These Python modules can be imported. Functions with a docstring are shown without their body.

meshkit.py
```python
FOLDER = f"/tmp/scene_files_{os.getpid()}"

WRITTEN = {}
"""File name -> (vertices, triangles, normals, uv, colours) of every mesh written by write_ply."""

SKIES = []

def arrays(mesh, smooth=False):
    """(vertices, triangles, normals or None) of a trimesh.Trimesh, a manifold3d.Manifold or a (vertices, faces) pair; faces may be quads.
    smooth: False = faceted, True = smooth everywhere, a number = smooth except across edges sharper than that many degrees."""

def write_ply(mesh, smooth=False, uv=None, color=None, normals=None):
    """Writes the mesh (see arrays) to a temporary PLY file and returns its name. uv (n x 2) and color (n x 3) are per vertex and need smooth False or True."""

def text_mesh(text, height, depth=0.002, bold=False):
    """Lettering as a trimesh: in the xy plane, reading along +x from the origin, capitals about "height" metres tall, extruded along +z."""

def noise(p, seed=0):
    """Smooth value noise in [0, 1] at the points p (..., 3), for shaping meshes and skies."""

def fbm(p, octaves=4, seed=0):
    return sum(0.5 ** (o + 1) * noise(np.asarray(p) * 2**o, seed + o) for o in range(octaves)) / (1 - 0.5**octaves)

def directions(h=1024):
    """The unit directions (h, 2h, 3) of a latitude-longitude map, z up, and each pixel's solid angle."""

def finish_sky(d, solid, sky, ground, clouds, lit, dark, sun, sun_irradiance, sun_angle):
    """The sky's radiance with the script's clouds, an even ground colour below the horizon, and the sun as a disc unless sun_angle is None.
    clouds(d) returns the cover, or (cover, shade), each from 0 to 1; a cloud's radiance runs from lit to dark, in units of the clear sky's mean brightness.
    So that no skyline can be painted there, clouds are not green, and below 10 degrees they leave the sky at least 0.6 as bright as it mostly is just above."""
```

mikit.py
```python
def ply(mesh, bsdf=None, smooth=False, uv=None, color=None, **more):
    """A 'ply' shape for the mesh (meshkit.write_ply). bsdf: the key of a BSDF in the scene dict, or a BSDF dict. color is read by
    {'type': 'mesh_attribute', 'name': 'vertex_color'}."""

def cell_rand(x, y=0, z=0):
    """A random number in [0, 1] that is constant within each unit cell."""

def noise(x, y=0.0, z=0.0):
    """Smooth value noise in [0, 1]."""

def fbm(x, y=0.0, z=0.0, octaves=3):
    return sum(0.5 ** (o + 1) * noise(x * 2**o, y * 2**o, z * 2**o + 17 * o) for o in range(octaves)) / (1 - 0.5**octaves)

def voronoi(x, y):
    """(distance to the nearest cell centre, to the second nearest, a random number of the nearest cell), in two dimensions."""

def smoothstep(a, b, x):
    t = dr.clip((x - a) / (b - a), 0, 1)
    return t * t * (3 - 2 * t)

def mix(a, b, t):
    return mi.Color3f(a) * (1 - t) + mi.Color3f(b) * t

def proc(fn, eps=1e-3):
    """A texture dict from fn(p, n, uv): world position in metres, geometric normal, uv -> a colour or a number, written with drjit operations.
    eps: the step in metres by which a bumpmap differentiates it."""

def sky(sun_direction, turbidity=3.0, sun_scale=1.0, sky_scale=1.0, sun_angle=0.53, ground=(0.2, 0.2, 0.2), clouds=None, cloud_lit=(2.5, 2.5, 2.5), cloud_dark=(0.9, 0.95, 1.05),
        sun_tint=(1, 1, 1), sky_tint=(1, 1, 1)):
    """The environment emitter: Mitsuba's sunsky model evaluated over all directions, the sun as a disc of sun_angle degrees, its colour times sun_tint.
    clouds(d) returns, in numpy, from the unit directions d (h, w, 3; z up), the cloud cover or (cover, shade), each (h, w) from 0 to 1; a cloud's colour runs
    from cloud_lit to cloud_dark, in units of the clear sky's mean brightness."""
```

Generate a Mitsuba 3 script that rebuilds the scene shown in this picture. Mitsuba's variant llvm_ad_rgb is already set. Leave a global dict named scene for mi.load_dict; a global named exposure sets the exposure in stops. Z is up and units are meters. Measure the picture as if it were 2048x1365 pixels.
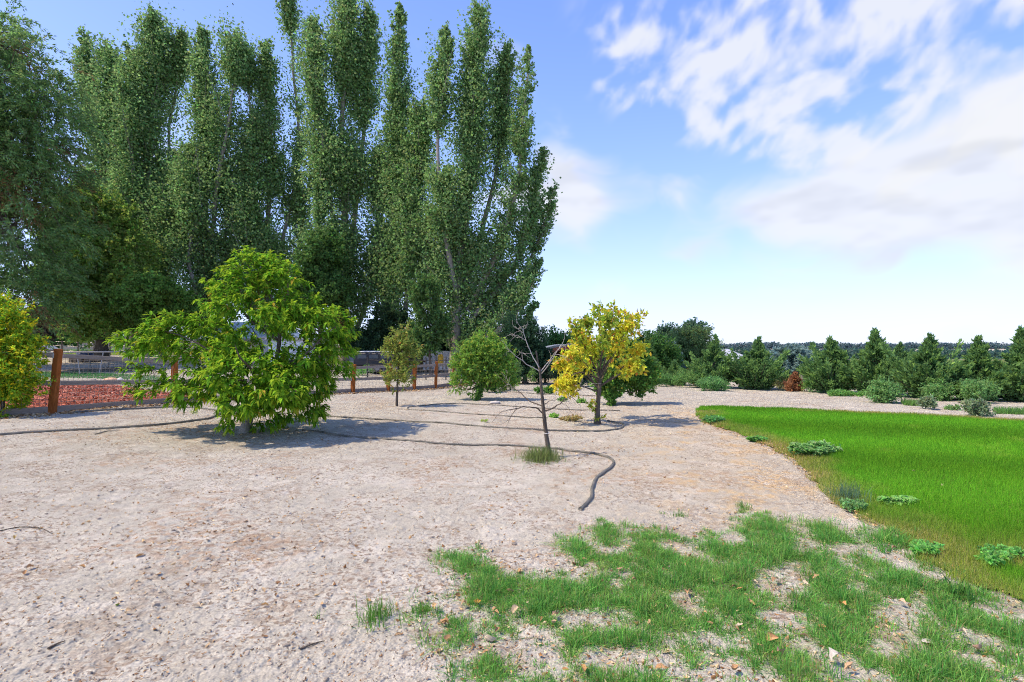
import math, numpy as np, trimesh, shapely, drjit as dr, mitsuba as mi, mikit, meshkit
from mikit import noise, fbm, voronoi, smoothstep, mix
from mitsuba import ScalarTransform4f as T

# ------------------------------------------------------------------ camera, sky, exposure
W0, H0 = 2048.0, 1365.0
F, HORIZON, EYE = 1024.0, 690.0, 1.45          # focal length and horizon row in pixels of the 2048 px picture, eye height
scene, labels = {}, {}
scene['camera'] = {'type': 'perspective', 'fov': 90.0, 'fov_axis': 'x', 'near_clip': 0.05, 'far_clip': 3000.0,
                   'principal_point_offset_y': -(HORIZON - H0 / 2) / H0,
                   'to_world': T().look_at(origin=[0, 0, EYE], target=[0, 10, EYE], up=[0, 0, 1])}

def cloud_cover(d):
    """Cloud over the sky: streaky altocumulus high on the right, a soft bank low on the right, thin veils between, haze at the horizon."""
    x, y = d[..., 0], d[..., 1]; el = np.degrees(np.arcsin(np.clip(d[..., 2], -1, 1))); az = np.degrees(np.arctan2(x, y))
    def nz(a, b, o, s, c=0): return meshkit.fbm(np.stack([a, b, a * 0 + c], -1), o, s)
    step = meshkit_step
    def blob(a, e, ra, re, tilt=0): return np.exp(-(((az - a) / ra) ** 2 + ((el - e - tilt * (az - a)) / re) ** 2))
    w1, w2 = nz(az / 7, el / 5, 3, 11) - .5, nz(az / 7, el / 5, 3, 12, 9) - .5
    # the rows of small clouds lean up to the right
    u, v = az + w1 * 3.5 - .55 * (el - 20), el + w2 * 3 + .12 * az
    puff = .62 * nz(u / 3.1, v / 2.7, 2, 5) + .38 * nz(u / 1.5, v / 1.5, 4, 6)
    fine = nz((az - .6 * el) / 1.1, el / 1.9, 3, 7)
    hi = blob(16, 28.5, 6, 4.0, .1) * 1.05 + blob(24, 27.5, 8, 4.5, .1) + blob(36, 25.5, 10, 7) + blob(48, 24, 12, 9) * 1.05 + blob(30, 20.5, 7, 3.0, -.1) * .8 + blob(21, 22.2, 3.0, 1.7) * 1.0 + blob(13, 33, 9, 3) * .3 + blob(40, 17, 7, 4) * .8
    hi = np.clip(hi, 0, 1.25)
    c1 = step(-.12, .46, (puff - .5) * 1.7 + (fine - .5) * .25 - .11 + .27 * hi) * step(.1, .5, hi)
    soft = nz(az / 10 + w1, el / 5 + w2, 5, 8)
    low = blob(41, 13.0, 8, 4.2, .25) * 1.35 + blob(33, 14.5, 4, 2.8, .5) * .7 + blob(46, 8, 9, 4) * .5 + blob(8, 14.0, 4, 5.0, -.7) * .72 + blob(3, 15, 5, 6) * .7 + blob(17, 17, 7, 2.6, -.05) * .5 + blob(26.5, 13.4, 5, 2.0) * .62 + blob(22, 10, 9, 1.6) * .25 + blob(60, 14, 16, 9) * 1.2
    c2 = step(.22, .95, low * .95 + (soft - .5) * 1.35)
    left = blob(-37, 18, 5, 3) * .75 * step(.35, .6, soft)
    haze = .42 * np.exp(-np.maximum(el, 0) / 8.0)
    rest = step(.52, .75, puff) * step(62, 85, np.abs(az)) * .6
    c = 1 - (1 - c1 * .86) * (1 - c2 * .88) * (1 - left) * (1 - haze) * (1 - rest)
    shade = step(.46, .72, nz(az / 7, el / 2.6, 4, 21, 4)) * c2 * .7 + (1 - step(.3, .62, puff)) * c1 * .35
    return np.clip(c, 0, 1), np.clip(shade, 0, 1)

def meshkit_step(a, b, x):
    t = np.clip((x - a) / (b - a), 0, 1)
    return t * t * (3 - 2 * t)

SUN = (-0.62, -0.12, 0.95)
scene['sky'] = mikit.sky(SUN, turbidity=3, clouds=cloud_cover, cloud_lit=(1.27, 1.29, 1.34), cloud_dark=(1.02, 1.05, 1.13),
                         sky_tint=(0.95, 0.90, 1.12), sky_scale=1.88, sun_tint=(1, .97, .92), ground=(.3, .27, .23))
exposure = 1.93

# ------------------------------------------------------------------ helpers
def S(t):
    t = np.clip(t, 0, 1)
    return t * t * (3 - 2 * t)

def gh(x, y):
    """Height of the smooth terrain."""
    x, y = np.asarray(x, float), np.asarray(y, float)
    drop = -0.35 * S((y - 9) / 16) * S((x + 14) / 7)
    rise = 0.55 * S((y - 14) / 26) * S((-x - 6) / 9)
    drop = drop - .021 * np.clip(y - 27, 0, 150) * S((x + 6) / 14)              # the land beyond the junipers falls away
    p = np.stack(np.broadcast_arrays(x * .22, y * .22, 0 * x), -1)
    return drop + rise + (meshkit.fbm(p, 2, 3) - .5) * .10 * S((y - 3) / 4)

def lumps(x, y):
    """Unevenness of the bare dirt on top of the terrain."""
    x, y = np.asarray(x, float), np.asarray(y, float)
    fr = lambda s, o, sd: meshkit.fbm(np.stack(np.broadcast_arrays(x * s, y * s, 0 * x), -1), o, sd) - .5
    cl = fr(17, 3, 33)
    return (fr(1.1, 3, 31) * .055 + fr(6, 3, 32) * .020 + np.clip(cl, 0, 1) * .028 + fr(45, 2, 34) * .012) * S((26 - np.hypot(x, y)) / 10)

def gs(x, y):
    """Height of the dirt surface."""
    return gh(x, y) + lumps(x, y)

def ground_at(px, py):
    """The ground point seen at a pixel of the photograph."""
    px, py = np.asarray(px, float), np.asarray(py, float)
    Y = EYE * F / (py - HORIZON)
    for _ in range(40):
        Y = .5 * Y + .5 * np.clip((EYE - gh((px - 1024) / F * Y, Y)) * F / (py - HORIZON), 1, 600)
    X = (px - 1024) / F * Y
    return np.stack([X, Y, gh(X, Y)], -1)

def at(px, py, Y):
    return np.stack(np.broadcast_arrays((np.asarray(px, float) - 1024) / F * Y, Y, EYE - (np.asarray(py, float) - HORIZON) / F * Y), -1)

def unit(v):
    return v / np.maximum(np.linalg.norm(v, axis=-1, keepdims=True), 1e-9)

def smooth_line(P, n):
    """Catmull-Rom through the points, n samples."""
    P = np.asarray(P, float)
    if len(P) < 3:
        return P[0] + (P[-1] - P[0]) * np.linspace(0, 1, n)[:, None]
    Q = np.vstack([2 * P[0] - P[1], P, 2 * P[-1] - P[-2]])
    t = np.linspace(0, len(P) - 1 - 1e-6, n); i = t.astype(int); u = (t - i)[:, None]
    a, b, c, d = Q[i], Q[i + 1], Q[i + 2], Q[i + 3]
    return .5 * (2 * b + (c - a) * u + (2 * a - 5 * b + 4 * c - d) * u ** 2 + (3 * b - a - 3 * c + d) * u ** 3)

def tube(P, R, sides=7):
    P = np.asarray(P, float); R = np.broadcast_to(R, (len(P),)).astype(float)
    t = unit(np.gradient(P, axis=0))
    ref = np.array([0, 0, 1.0]) if abs(t[:, 2]).mean() < .8 else np.array([1.0, 0, 0])
    a = unit(np.cross(t, ref)); b = np.cross(t, a)
    an = np.arange(sides) * 2 * np.pi / sides
    V = P[:, None] + R[:, None, None] * (np.cos(an)[None, :, None] * a[:, None] + np.sin(an)[None, :, None] * b[:, None])
    i, j = np.meshgrid(np.arange(len(P) - 1), np.arange(sides), indexing='ij')
    q = np.stack([i * sides + j, i * sides + (j + 1) % sides, (i + 1) * sides + (j + 1) % sides, (i + 1) * sides + j], -1).reshape(-1, 4)
    V = np.vstack([V.reshape(-1, 3), P[:1], P[-1:]])
    n = len(P) * sides; k = np.arange(sides); k2 = (k + 1) % sides
    caps = np.vstack([np.stack([k * 0 + n, k2, k], 1), np.stack([k * 0 + n + 1, k + n - sides, k2 + n - sides], 1)])
    return V, np.vstack([q[:, [0, 2, 1]], q[:, [0, 3, 2]], caps])

class Acc:
    """Collects pieces (vertices, triangles, colour) into one mesh."""
    def __init__(self): self.v, self.f, self.c, self.n = [], [], [], 0
    def add(self, v, f, c=(.5, .5, .5)):
        v = np.asarray(v, float)
        self.v.append(v); self.f.append(np.asarray(f, int) + self.n); self.n += len(v)
        self.c.append(np.broadcast_to(np.asarray(c, float), (len(v), 3)))
    def empty(self): return self.n == 0
    def shape(self, bsdf, smooth=False):
        return mikit.ply((np.vstack(self.v), np.vstack(self.f)), bsdf, smooth=smooth, color=np.clip(np.vstack(self.c), 0, 1))

USED = {}
def key_for(name):
    n = USED.get(name, 0); USED[name] = n + 1
    return name if n == 0 else f'{name}_{n:03d}'
def thing(name, label, cat, group=None):
    k = key_for(name); labels[k] = {'label': label, 'category': cat}
    if group: labels[k]['group'] = group
    return k
def part(parent, name, shape, label=None, stuff=False):
    k = key_for(parent + '__' + name); scene[k] = shape
    if label or stuff:
        labels[k] = {}
        if label: labels[k]['label'] = label
        if stuff: labels[k]['kind'] = 'stuff'
    return k
def structure(name, shape, label=None):
    k = key_for(name); scene[k] = shape; labels[k] = {'kind': 'structure'}
    if label: labels[k]['label'] = label
    return k
def stuff(name, shape, label, cat):
    k = key_for(name); scene[k] = shape; labels[k] = {'kind': 'stuff', 'label': label, 'category': cat}
    return k
def whole(k, shape):
    scene[k] = shape

def box(sx, sy, sz, bevel=.0):
    """A box centred on the origin, its long edges chamfered."""
    if not bevel:
        m = trimesh.creation.box((sx, sy, sz)); return np.array(m.vertices), np.array(m.faces)
    pts = []
    for a in (-1, 1):
        for b in (-1, 1):
            for c in (-1, 1):
                pts += [(a * (sx / 2 - bevel), b * (sy / 2 - bevel), c * sz / 2), (a * (sx / 2 - bevel), b * sy / 2, c * (sz / 2 - bevel)), (a * sx / 2, b * (sy / 2 - bevel), c * (sz / 2 - bevel))]
    m = trimesh.convex.convex_hull(np.array(pts)); return np.array(m.vertices), np.array(m.faces)

def beam(p, q, w, h, bevel=.006, over=0.0):
    """A plank from p to q: w thick across, h high."""
    p, q = np.asarray(p, float), np.asarray(q, float); L = np.linalg.norm(q - p)
    v, f = box(L + over, w, h, bevel)
    ex = (q - p) / L; ey = unit(np.cross([0, 0, 1.0], ex)); ez = np.cross(ex, ey)
    return v @ np.array([ex, ey, ez]) + (p + q) / 2, f

def frames(D, rng):
    """Random unit vectors square to D."""
    r = rng.normal(size=D.shape); N = unit(r - (r * D).sum(-1, keepdims=True) * D)
    return N

def leaf_mesh(acc, P, D, N, L, Wd, C, fold=.18):
    """Folded diamond leaves: base P, direction D, normal N."""
    L = np.broadcast_to(L, (len(P),))[:, None]; Wd = np.broadcast_to(Wd, (len(P),))[:, None]
    Sd = np.cross(D, N)
    v = np.stack([P, P + D * L * .42 + Sd * Wd * .5 + N * fold * Wd, P + D * L - N * fold * .5 * L, P + D * L * .42 - Sd * Wd * .5 + N * fold * Wd], 1)
    n = len(P); i = np.arange(n)[:, None] * 4
    f = np.stack([i + [0, 2, 1], i + [0, 3, 2]], 1).reshape(-1, 3)
    acc.add(v.reshape(-1, 3), f, np.repeat(np.broadcast_to(C, (n, 3)), 4, 0))

def tint(rng, base, n, hue=.12, val=.22):
    """Leaf colours around a base colour."""
    b = np.asarray(base, float); b = b * (1.9 if b.max() < .34 else 1.15)      # reflected plus transmitted light of a thin leaf
    return np.clip(b * (1 + rng.normal(0, val, (n, 1))) * (1 + rng.normal(0, hue, (n, 3))), .004, .9)

# ------------------------------------------------------------------ materials
VC = {'type': 'mesh_attribute', 'name': 'vertex_color'}
scene['leaf_bsdf'] = {'type': 'principledthin', 'base_color': VC, 'roughness': .42, 'diff_trans': 1.0, 'spec_trans': 0.0, 'eta': 1.4}
scene['grass_bsdf'] = {'type': 'principledthin', 'base_color': VC, 'roughness': .5, 'diff_trans': 1.0, 'spec_trans': 0.0, 'eta': 1.35}
scene['dull_bsdf'] = {'type': 'twosided', 'b': {'type': 'diffuse', 'reflectance': VC}}
scene['paint_bsdf'] = {'type': 'twosided', 'b': {'type': 'principled', 'base_color': VC, 'roughness': .45, 'specular': .4}}
def wood_fn(c0, c1, fx):
    def fn(p, n, uv):
        g = fbm(p.x * fx + p.z * .5 * fx, p.y * fx, p.z * 2.2, 3); h = noise(p.x * 90, p.y * 90, p.z * 9)
        return mix(c0, c1, dr.clip(g * .75 + h * .4 - .1, 0, 1))
    return fn
def bump(bsdf, fn, scale, eps=.002):
    return {'type': 'bumpmap', 't': mikit.proc(fn, eps), 'scale': scale, 'b': bsdf}
bark_bump = lambda p, n, uv: noise(p.x * 70, p.y * 70, p.z * 16) * .6 + noise(p.x * 160, p.y * 160, p.z * 60) * .4
scene['bark_bsdf'] = {'type': 'twosided', 'b': bump({'type': 'diffuse', 'reflectance': mikit.proc(wood_fn((.055, .045, .037), (.20, .17, .14), 40))}, bark_bump, .012)}
scene['pale_bark_bsdf'] = {'type': 'twosided', 'b': {'type': 'diffuse', 'reflectance': mikit.proc(wood_fn((.16, .145, .12), (.42, .39, .34), 12))}}
scene['silver_bark_bsdf'] = {'type': 'twosided', 'b': {'type': 'diffuse', 'reflectance': mikit.proc(wood_fn((.26, .24, .22), (.56, .53, .49), 30))}}
scene['redwood_bsdf'] = {'type': 'twosided', 'b': bump({'type': 'diffuse', 'reflectance': mikit.proc(wood_fn((.20, .062, .018), (.42, .155, .052), 14))}, lambda p, n, uv: noise(p.x * 120, p.y * 120, p.z * 6), .004)}
def rail_fn(p, n, uv):
    g = noise(p.x * 3, p.y * 3, p.z * 120); h = fbm(p.x * 2, p.y * 2, p.z * 8, 3)
    return mix((.15, .13, .115), (.37, .325, .285), dr.clip(g * .5 + h * .7 - .1, 0, 1))
scene['grey_wood_bsdf'] = {'type': 'twosided', 'b': bump({'type': 'diffuse', 'reflectance': mikit.proc(rail_fn)}, lambda p, n, uv: noise(p.x * 5, p.y * 5, p.z * 150), .003)}
scene['wire_bsdf'] = {'type': 'twosided', 'b': {'type': 'principled', 'base_color': {'type': 'rgb', 'value': [.36, .35, .33]}, 'metallic': .6, 'roughness': .5}}
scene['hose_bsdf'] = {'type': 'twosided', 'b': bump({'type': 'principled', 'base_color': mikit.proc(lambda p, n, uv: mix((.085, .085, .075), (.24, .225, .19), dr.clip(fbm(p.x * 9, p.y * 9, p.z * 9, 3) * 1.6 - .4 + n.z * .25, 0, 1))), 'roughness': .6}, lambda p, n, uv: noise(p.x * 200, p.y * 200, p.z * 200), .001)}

# ground: pale silty soil with litter-coloured specks
def soil(p, n, uv):
    big = fbm(p.x * .35 + 5, p.y * .35, 0, 3); mid = fbm(p.x * 2.3, p.y * 2.3, 1, 3); fine = fbm(p.x * 26, p.y * 26, 2, 3); grit = noise(p.x * 150, p.y * 150, 3)
    c = mix((.285, .272, .230), (.442, .431, .384), dr.clip(.15 + .5 * big + .45 * mid + .55 * (fine - .5), 0, 1))
    c = mix(c, (.485, .47, .425), .5 * smoothstep(.56, .75, fbm(p.x * 5, p.y * 5, 7, 3)))
    rust = smoothstep(.56, .74, fbm(p.x * 1.1, p.y * 1.1, 14, 3)) * smoothstep(.45, .7, fbm(p.x * 18, p.y * 30, 15, 2))
    c = mix(c, (.30, .19, .115), .5 * rust)
    # yellow fallen petals and chaff between the orchard and the lawn
    dx = p.x - (1.35 + .23 * p.y); w = dr.exp(-dr.square(dx / 1.3)) * smoothstep(3.2, 5.5, p.y) * smoothstep(14, 9.5, p.y)
    c = mix(c, (.47, .33, .16), dr.clip(w * (.25 + smoothstep(.42, .66, fbm(p.x * 3.5, p.y * 3.5, 5, 3)) * smoothstep(.35, .6, fbm(p.x * 20, p.y * 26, 6, 2))) * .62, 0, .6))
    crumb = smoothstep(.50, .68, fbm(p.x * 3.1 + 9, p.y * 4.2, 21, 4)) * smoothstep(.40, .58, fbm(p.x * 24, p.y * 34, 22, 2))
    c = mix(c, (.235, .175, .125), .42 * crumb)
    speck = smoothstep(.66, .78, noise(p.x * 42, p.y * 70, 9)) * smoothstep(.35, .6, mid)
    c = mix(c, (.16, .105, .07), .6 * speck)
    return c * (.80 + .4 * grit)
soil_h = lambda p, n, uv: fbm(p.x * 30, p.y * 30, 0, 3) * .8 + noise(p.x * 110, p.y * 110, 4) * .35
scene['soil_bsdf'] = {'type': 'twosided', 'b': bump({'type': 'diffuse', 'reflectance': mikit.proc(soil)}, soil_h, .018, .004)}
def thatch(p, n, uv):
    return mix((.10, .15, .03), (.20, .19, .075), fbm(p.x * 8, p.y * 8, 0, 3)) * (.7 + .6 * noise(p.x * 60, p.y * 60, 1))
scene['thatch_bsdf'] = {'type': 'twosided', 'b': {'type': 'diffuse', 'reflectance': mikit.proc(thatch)}}
scene['pasture_bsdf'] = {'type': 'twosided', 'b': {'type': 'diffuse', 'reflectance': mikit.proc(lambda p, n, uv: mix((.08, .13, .04), (.17, .19, .08), fbm(p.x * 1.5, p.y * 1.5, 0, 3)))}}
scene['mulch_bsdf'] = {'type': 'twosided', 'b': {'type': 'diffuse', 'reflectance': mikit.proc(lambda p, n, uv: mix((.15, .055, .038), (.30, .11, .08), fbm(p.x * 14, p.y * 14, 0, 3)))}}
# ------------------------------------------------------------------ ground
def polygon(px):
    """Pixel outline of a patch of ground -> polygon on the ground plan."""
    g = ground_at(*np.array(px, float).T)
    return shapely.make_valid(shapely.Polygon(g[:, :2]))

LAWN = polygon([(1400, 815), (1401, 832), (1414, 846), (1440, 855), (1492, 870), (1520, 886), (1552, 897), (1590, 920), (1640, 965), (1690, 1010), (1745, 1045), (1795, 1070), (1860, 1120), (1930, 1165), (2010, 1195), (2200, 1235), (2600, 1235), (3400, 905), (2600, 867), (2048, 842), (1850, 831), (1700, 825), (1550, 819)])
LAWN = LAWN.buffer(-.45).buffer(.47)

def sheet_grid():
    """One ground sheet: fine cells near, coarse far, reaching the horizon."""
    r = np.concatenate([[.0, .6, 1.1], np.geomspace(1.5, 14, 560), np.geomspace(14.2, 60, 150), np.geomspace(62, 1500, 60)])
    th = np.concatenate([np.radians(np.linspace(-180, -58, 40, endpoint=False)), np.radians(np.linspace(-58, 58, 620)), np.radians(np.linspace(58, 180, 41)[1:])])
    Rr, Th = np.meshgrid(r, th, indexing='ij')
    x, y = Rr * np.sin(Th), Rr * np.cos(Th)
    z = gh(x, y)
    lawn = shapely.contains_xy(LAWN.buffer(.05), x, y); lp = lumps(x, y)
    z = z + np.where(lawn, -.012 + lp * .1, lp)
    n, m = x.shape
    i, j = np.meshgrid(np.arange(n - 1), np.arange(m - 1), indexing='ij')
    q = np.stack([i * m + j, (i + 1) * m + j, (i + 1) * m + j + 1, i * m + j + 1], -1).reshape(-1, 4)
    return np.stack([x, y, z], -1).reshape(-1, 3), np.vstack([q[:, [0, 2, 1]], q[:, [0, 3, 2]]])
gv, gf = sheet_grid()
structure('ground', mikit.ply((gv, gf), 'soil_bsdf', smooth=True), 'pale bare dirt ground with scattered litter')

def polysheet(poly, step, dz, bumpy=0.0):
    """A grid sheet laid over the terrain inside a polygon."""
    x0, y0, x1, y1 = poly.bounds
    xs, ys = np.arange(x0, x1 + step, step), np.arange(y0, y1 + step, step)
    X, Y = np.meshgrid(xs, ys, indexing='ij')
    keep = shapely.contains_xy(poly, X[:-1, :-1] + step / 2, Y[:-1, :-1] + step / 2)
    Z = gh(X, Y) + dz + bumpy * (meshkit.fbm(np.stack([X * 2, Y * 2, 0 * X], -1), 3, 77) - .4)
    m = Y.shape[1]; i, j = np.nonzero(keep)
    q = np.stack([i * m + j, (i + 1) * m + j, (i + 1) * m + j + 1, i * m + j + 1], -1)
    return np.stack([X, Y, Z], -1).reshape(-1, 3), np.vstack([q[:, [0, 1, 2]], q[:, [0, 2, 3]]])
structure('lawn', mikit.ply(polysheet(LAWN.buffer(-.03), .10, .006), 'thatch_bsdf', smooth=True), 'mown lawn ground')

# ---- grass blades
def blades(acc, P, h, w, C, rng, lean=.55, three=True, out=None):
    n = len(P); a = rng.uniform(0, 2 * np.pi, n) if out is None else out; b = rng.uniform(0, 2 * np.pi, n)
    d = np.stack([np.cos(a), np.sin(a), 0 * a], 1); s = np.stack([-np.sin(b), np.cos(b), 0 * b], 1)
    ln = (np.abs(rng.normal(0, lean, n)) * h)[:, None]; h = h[:, None] if np.ndim(h) else np.full((n, 1), h); w = np.broadcast_to(w, (n,))[:, None]
    hh = np.sqrt(np.maximum(h ** 2 - (ln * .8) ** 2, (h * .35) ** 2))
    up = np.array([0, 0, 1.0])
    if three:
        v = np.stack([P - s * w / 2, P + s * w / 2, P + d * ln * .3 + up * hh * .6 + s * w * .4, P + d * ln * .3 + up * hh * .6 - s * w * .4, P + d * ln + up * hh], 1)
        i = np.arange(n)[:, None] * 5; f = np.stack([i + [0, 1, 2], i + [0, 2, 3], i + [3, 2, 4]], 1).reshape(-1, 3); k = 5
    else:
        v = np.stack([P - s * w / 2, P + s * w / 2, P + d * ln + up * hh], 1)
        f = (np.arange(n)[:, None] * 3 + [0, 1, 2]); k = 3
    acc.add(v.reshape(-1, 3), f, np.repeat(np.broadcast_to(C, (n, 3)), k, 0))

def scatter(poly, n, rng, power=1.0):
    """Points in a polygon, denser near the viewer's path (inverse distance to a power)."""
    x0, y0, x1, y1 = poly.bounds; out = []; have = 0
    shapely.prepare(poly)
    while have < n:
        x, y = rng.uniform(x0, x1, 60000), rng.uniform(y0, y1, 60000)
        k = shapely.contains_xy(poly, x, y) & (rng.random(60000) < (2.2 / np.maximum(np.hypot(x, y), 2.2)) ** power) & (np.abs(x) < 1.12 * y + .6)
        out.append(np.stack([x[k], y[k]], 1)); have += k.sum()
    return np.vstack(out)[:n]

def lawn_grass():
    rng = np.random.default_rng(5); acc = Acc()
    p = scatter(LAWN.buffer(.07), 265000, rng, 1.15)
    x, y = p.T; k = shapely.contains_xy(LAWN, x, y) | (meshkit.noise(np.stack([x * 7, y * 7, 0 * x], -1), 3) > .58); p = p[k]; x, y = p.T; z = gh(x, y) + .004
    edge = shapely.distance(shapely.points(p), LAWN.boundary)
    front = S((.8 - edge) / .8) * (y < 11.2)                    # the edge towards the dirt is thin and straw-coloured
    nn = meshkit.fbm(np.stack([x * 1.6, y * 1.6, 0 * x], -1), 3, 41)
    strip = .5 + .5 * np.sin((x * .35 + y) * 2.2)
    dry = np.clip(front * 1.15 - .35 + (nn - .5) * 1.5, 0, 1)
    dry = np.maximum(dry, S((4.1 - y) / 1.0) * S((nn - .33) / .25) * .85)
    keep = rng.random(len(p)) > dry * .45
    g = np.array([.180, .47, .036]) * (.80 + .30 * strip[:, None]) + np.array([.05, .07, .0]) * np.clip(nn - .45, 0, 1)[:, None] * 1.5
    c = g * (1 - dry[:, None]) + np.where(rng.random((len(p), 1)) < .55, np.array([[.36, .40, .07]]), np.array([[.56, .46, .20]])) * dry[:, None]
    c = c * (1 + rng.normal(0, .2, (len(p), 1))) * (1 + rng.normal(0, .07, (len(p), 3)))
    far = S((y - 4) / 8)
    h = (.048 + .022 * rng.random(len(p))) * (1 + .25 * nn) * (1 - .25 * dry)
    w = .0035 + .009 * far
    k = keep
    blades(acc, np.stack([x, y, z], 1)[k], h[k], w[k], np.clip(c, 0, 1)[k], rng, .5, False)
    stuff('lawn_grass', acc.shape('grass_bsdf'), 'bright green mown lawn grass with a straw-coloured edge', 'grass')
lawn_grass()

# ---- sparse grass in the foreground: where it grows and where it is bare
GROW = [[(1192, 1058), (1225, 1052), (1250, 1082), (1205, 1092)], [(1262, 1070), (1300, 1062), (1380, 1080), (1440, 1060), (1490, 1085), (1500, 1115), (1400, 1105), (1280, 1095)],
        [(1135, 1080), (1180, 1085), (1200, 1110), (1240, 1105), (1260, 1090), (1400, 1110), (1510, 1105), (1515, 1240), (1380, 1260), (1240, 1215), (1190, 1135), (1140, 1110)],
        [(900, 1110), (950, 1108), (1005, 1148), (1060, 1160), (1240, 1150), (1420, 1180), (1440, 1240), (1240, 1220), (1120, 1215), (1100, 1260), (1050, 1255), (1000, 1262), (935, 1228), (880, 1235), (875, 1215), (940, 1200), (935, 1180), (950, 1170), (910, 1140)],
        [(1110, 1240), (1240, 1250), (1310, 1275), (1315, 1305), (1230, 1295), (1130, 1300)], [(885, 1240), (930, 1232), (945, 1290), (900, 1305)], [(942, 1315), (985, 1305), (1018, 1340), (1010, 1372), (950, 1372)],
        [(1112, 1295), (1160, 1305), (1168, 1345), (1120, 1335)], [(1340, 1262), (1420, 1290), (1515, 1290), (1512, 1350), (1370, 1330)], [(1040, 1350), (1200, 1340), (1330, 1350), (1330, 1380), (1040, 1380)],
        [(1480, 1035), (1520, 1028), (1580, 1060), (1640, 1095), (1700, 1120), (1730, 1085), (1770, 1060), (1810, 1070), (1850, 1120), (1900, 1160), (2000, 1190), (2080, 1210), (2080, 1380), (1500, 1380), (1490, 1200)],
        [(1612, 1055), (1650, 1052), (1708, 1080), (1690, 1095), (1630, 1085)], [(835, 1205), (860, 1200), (872, 1222), (845, 1232)], [(1245, 1215), (1520, 1215), (1520, 1280), (1320, 1275)]]
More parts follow.
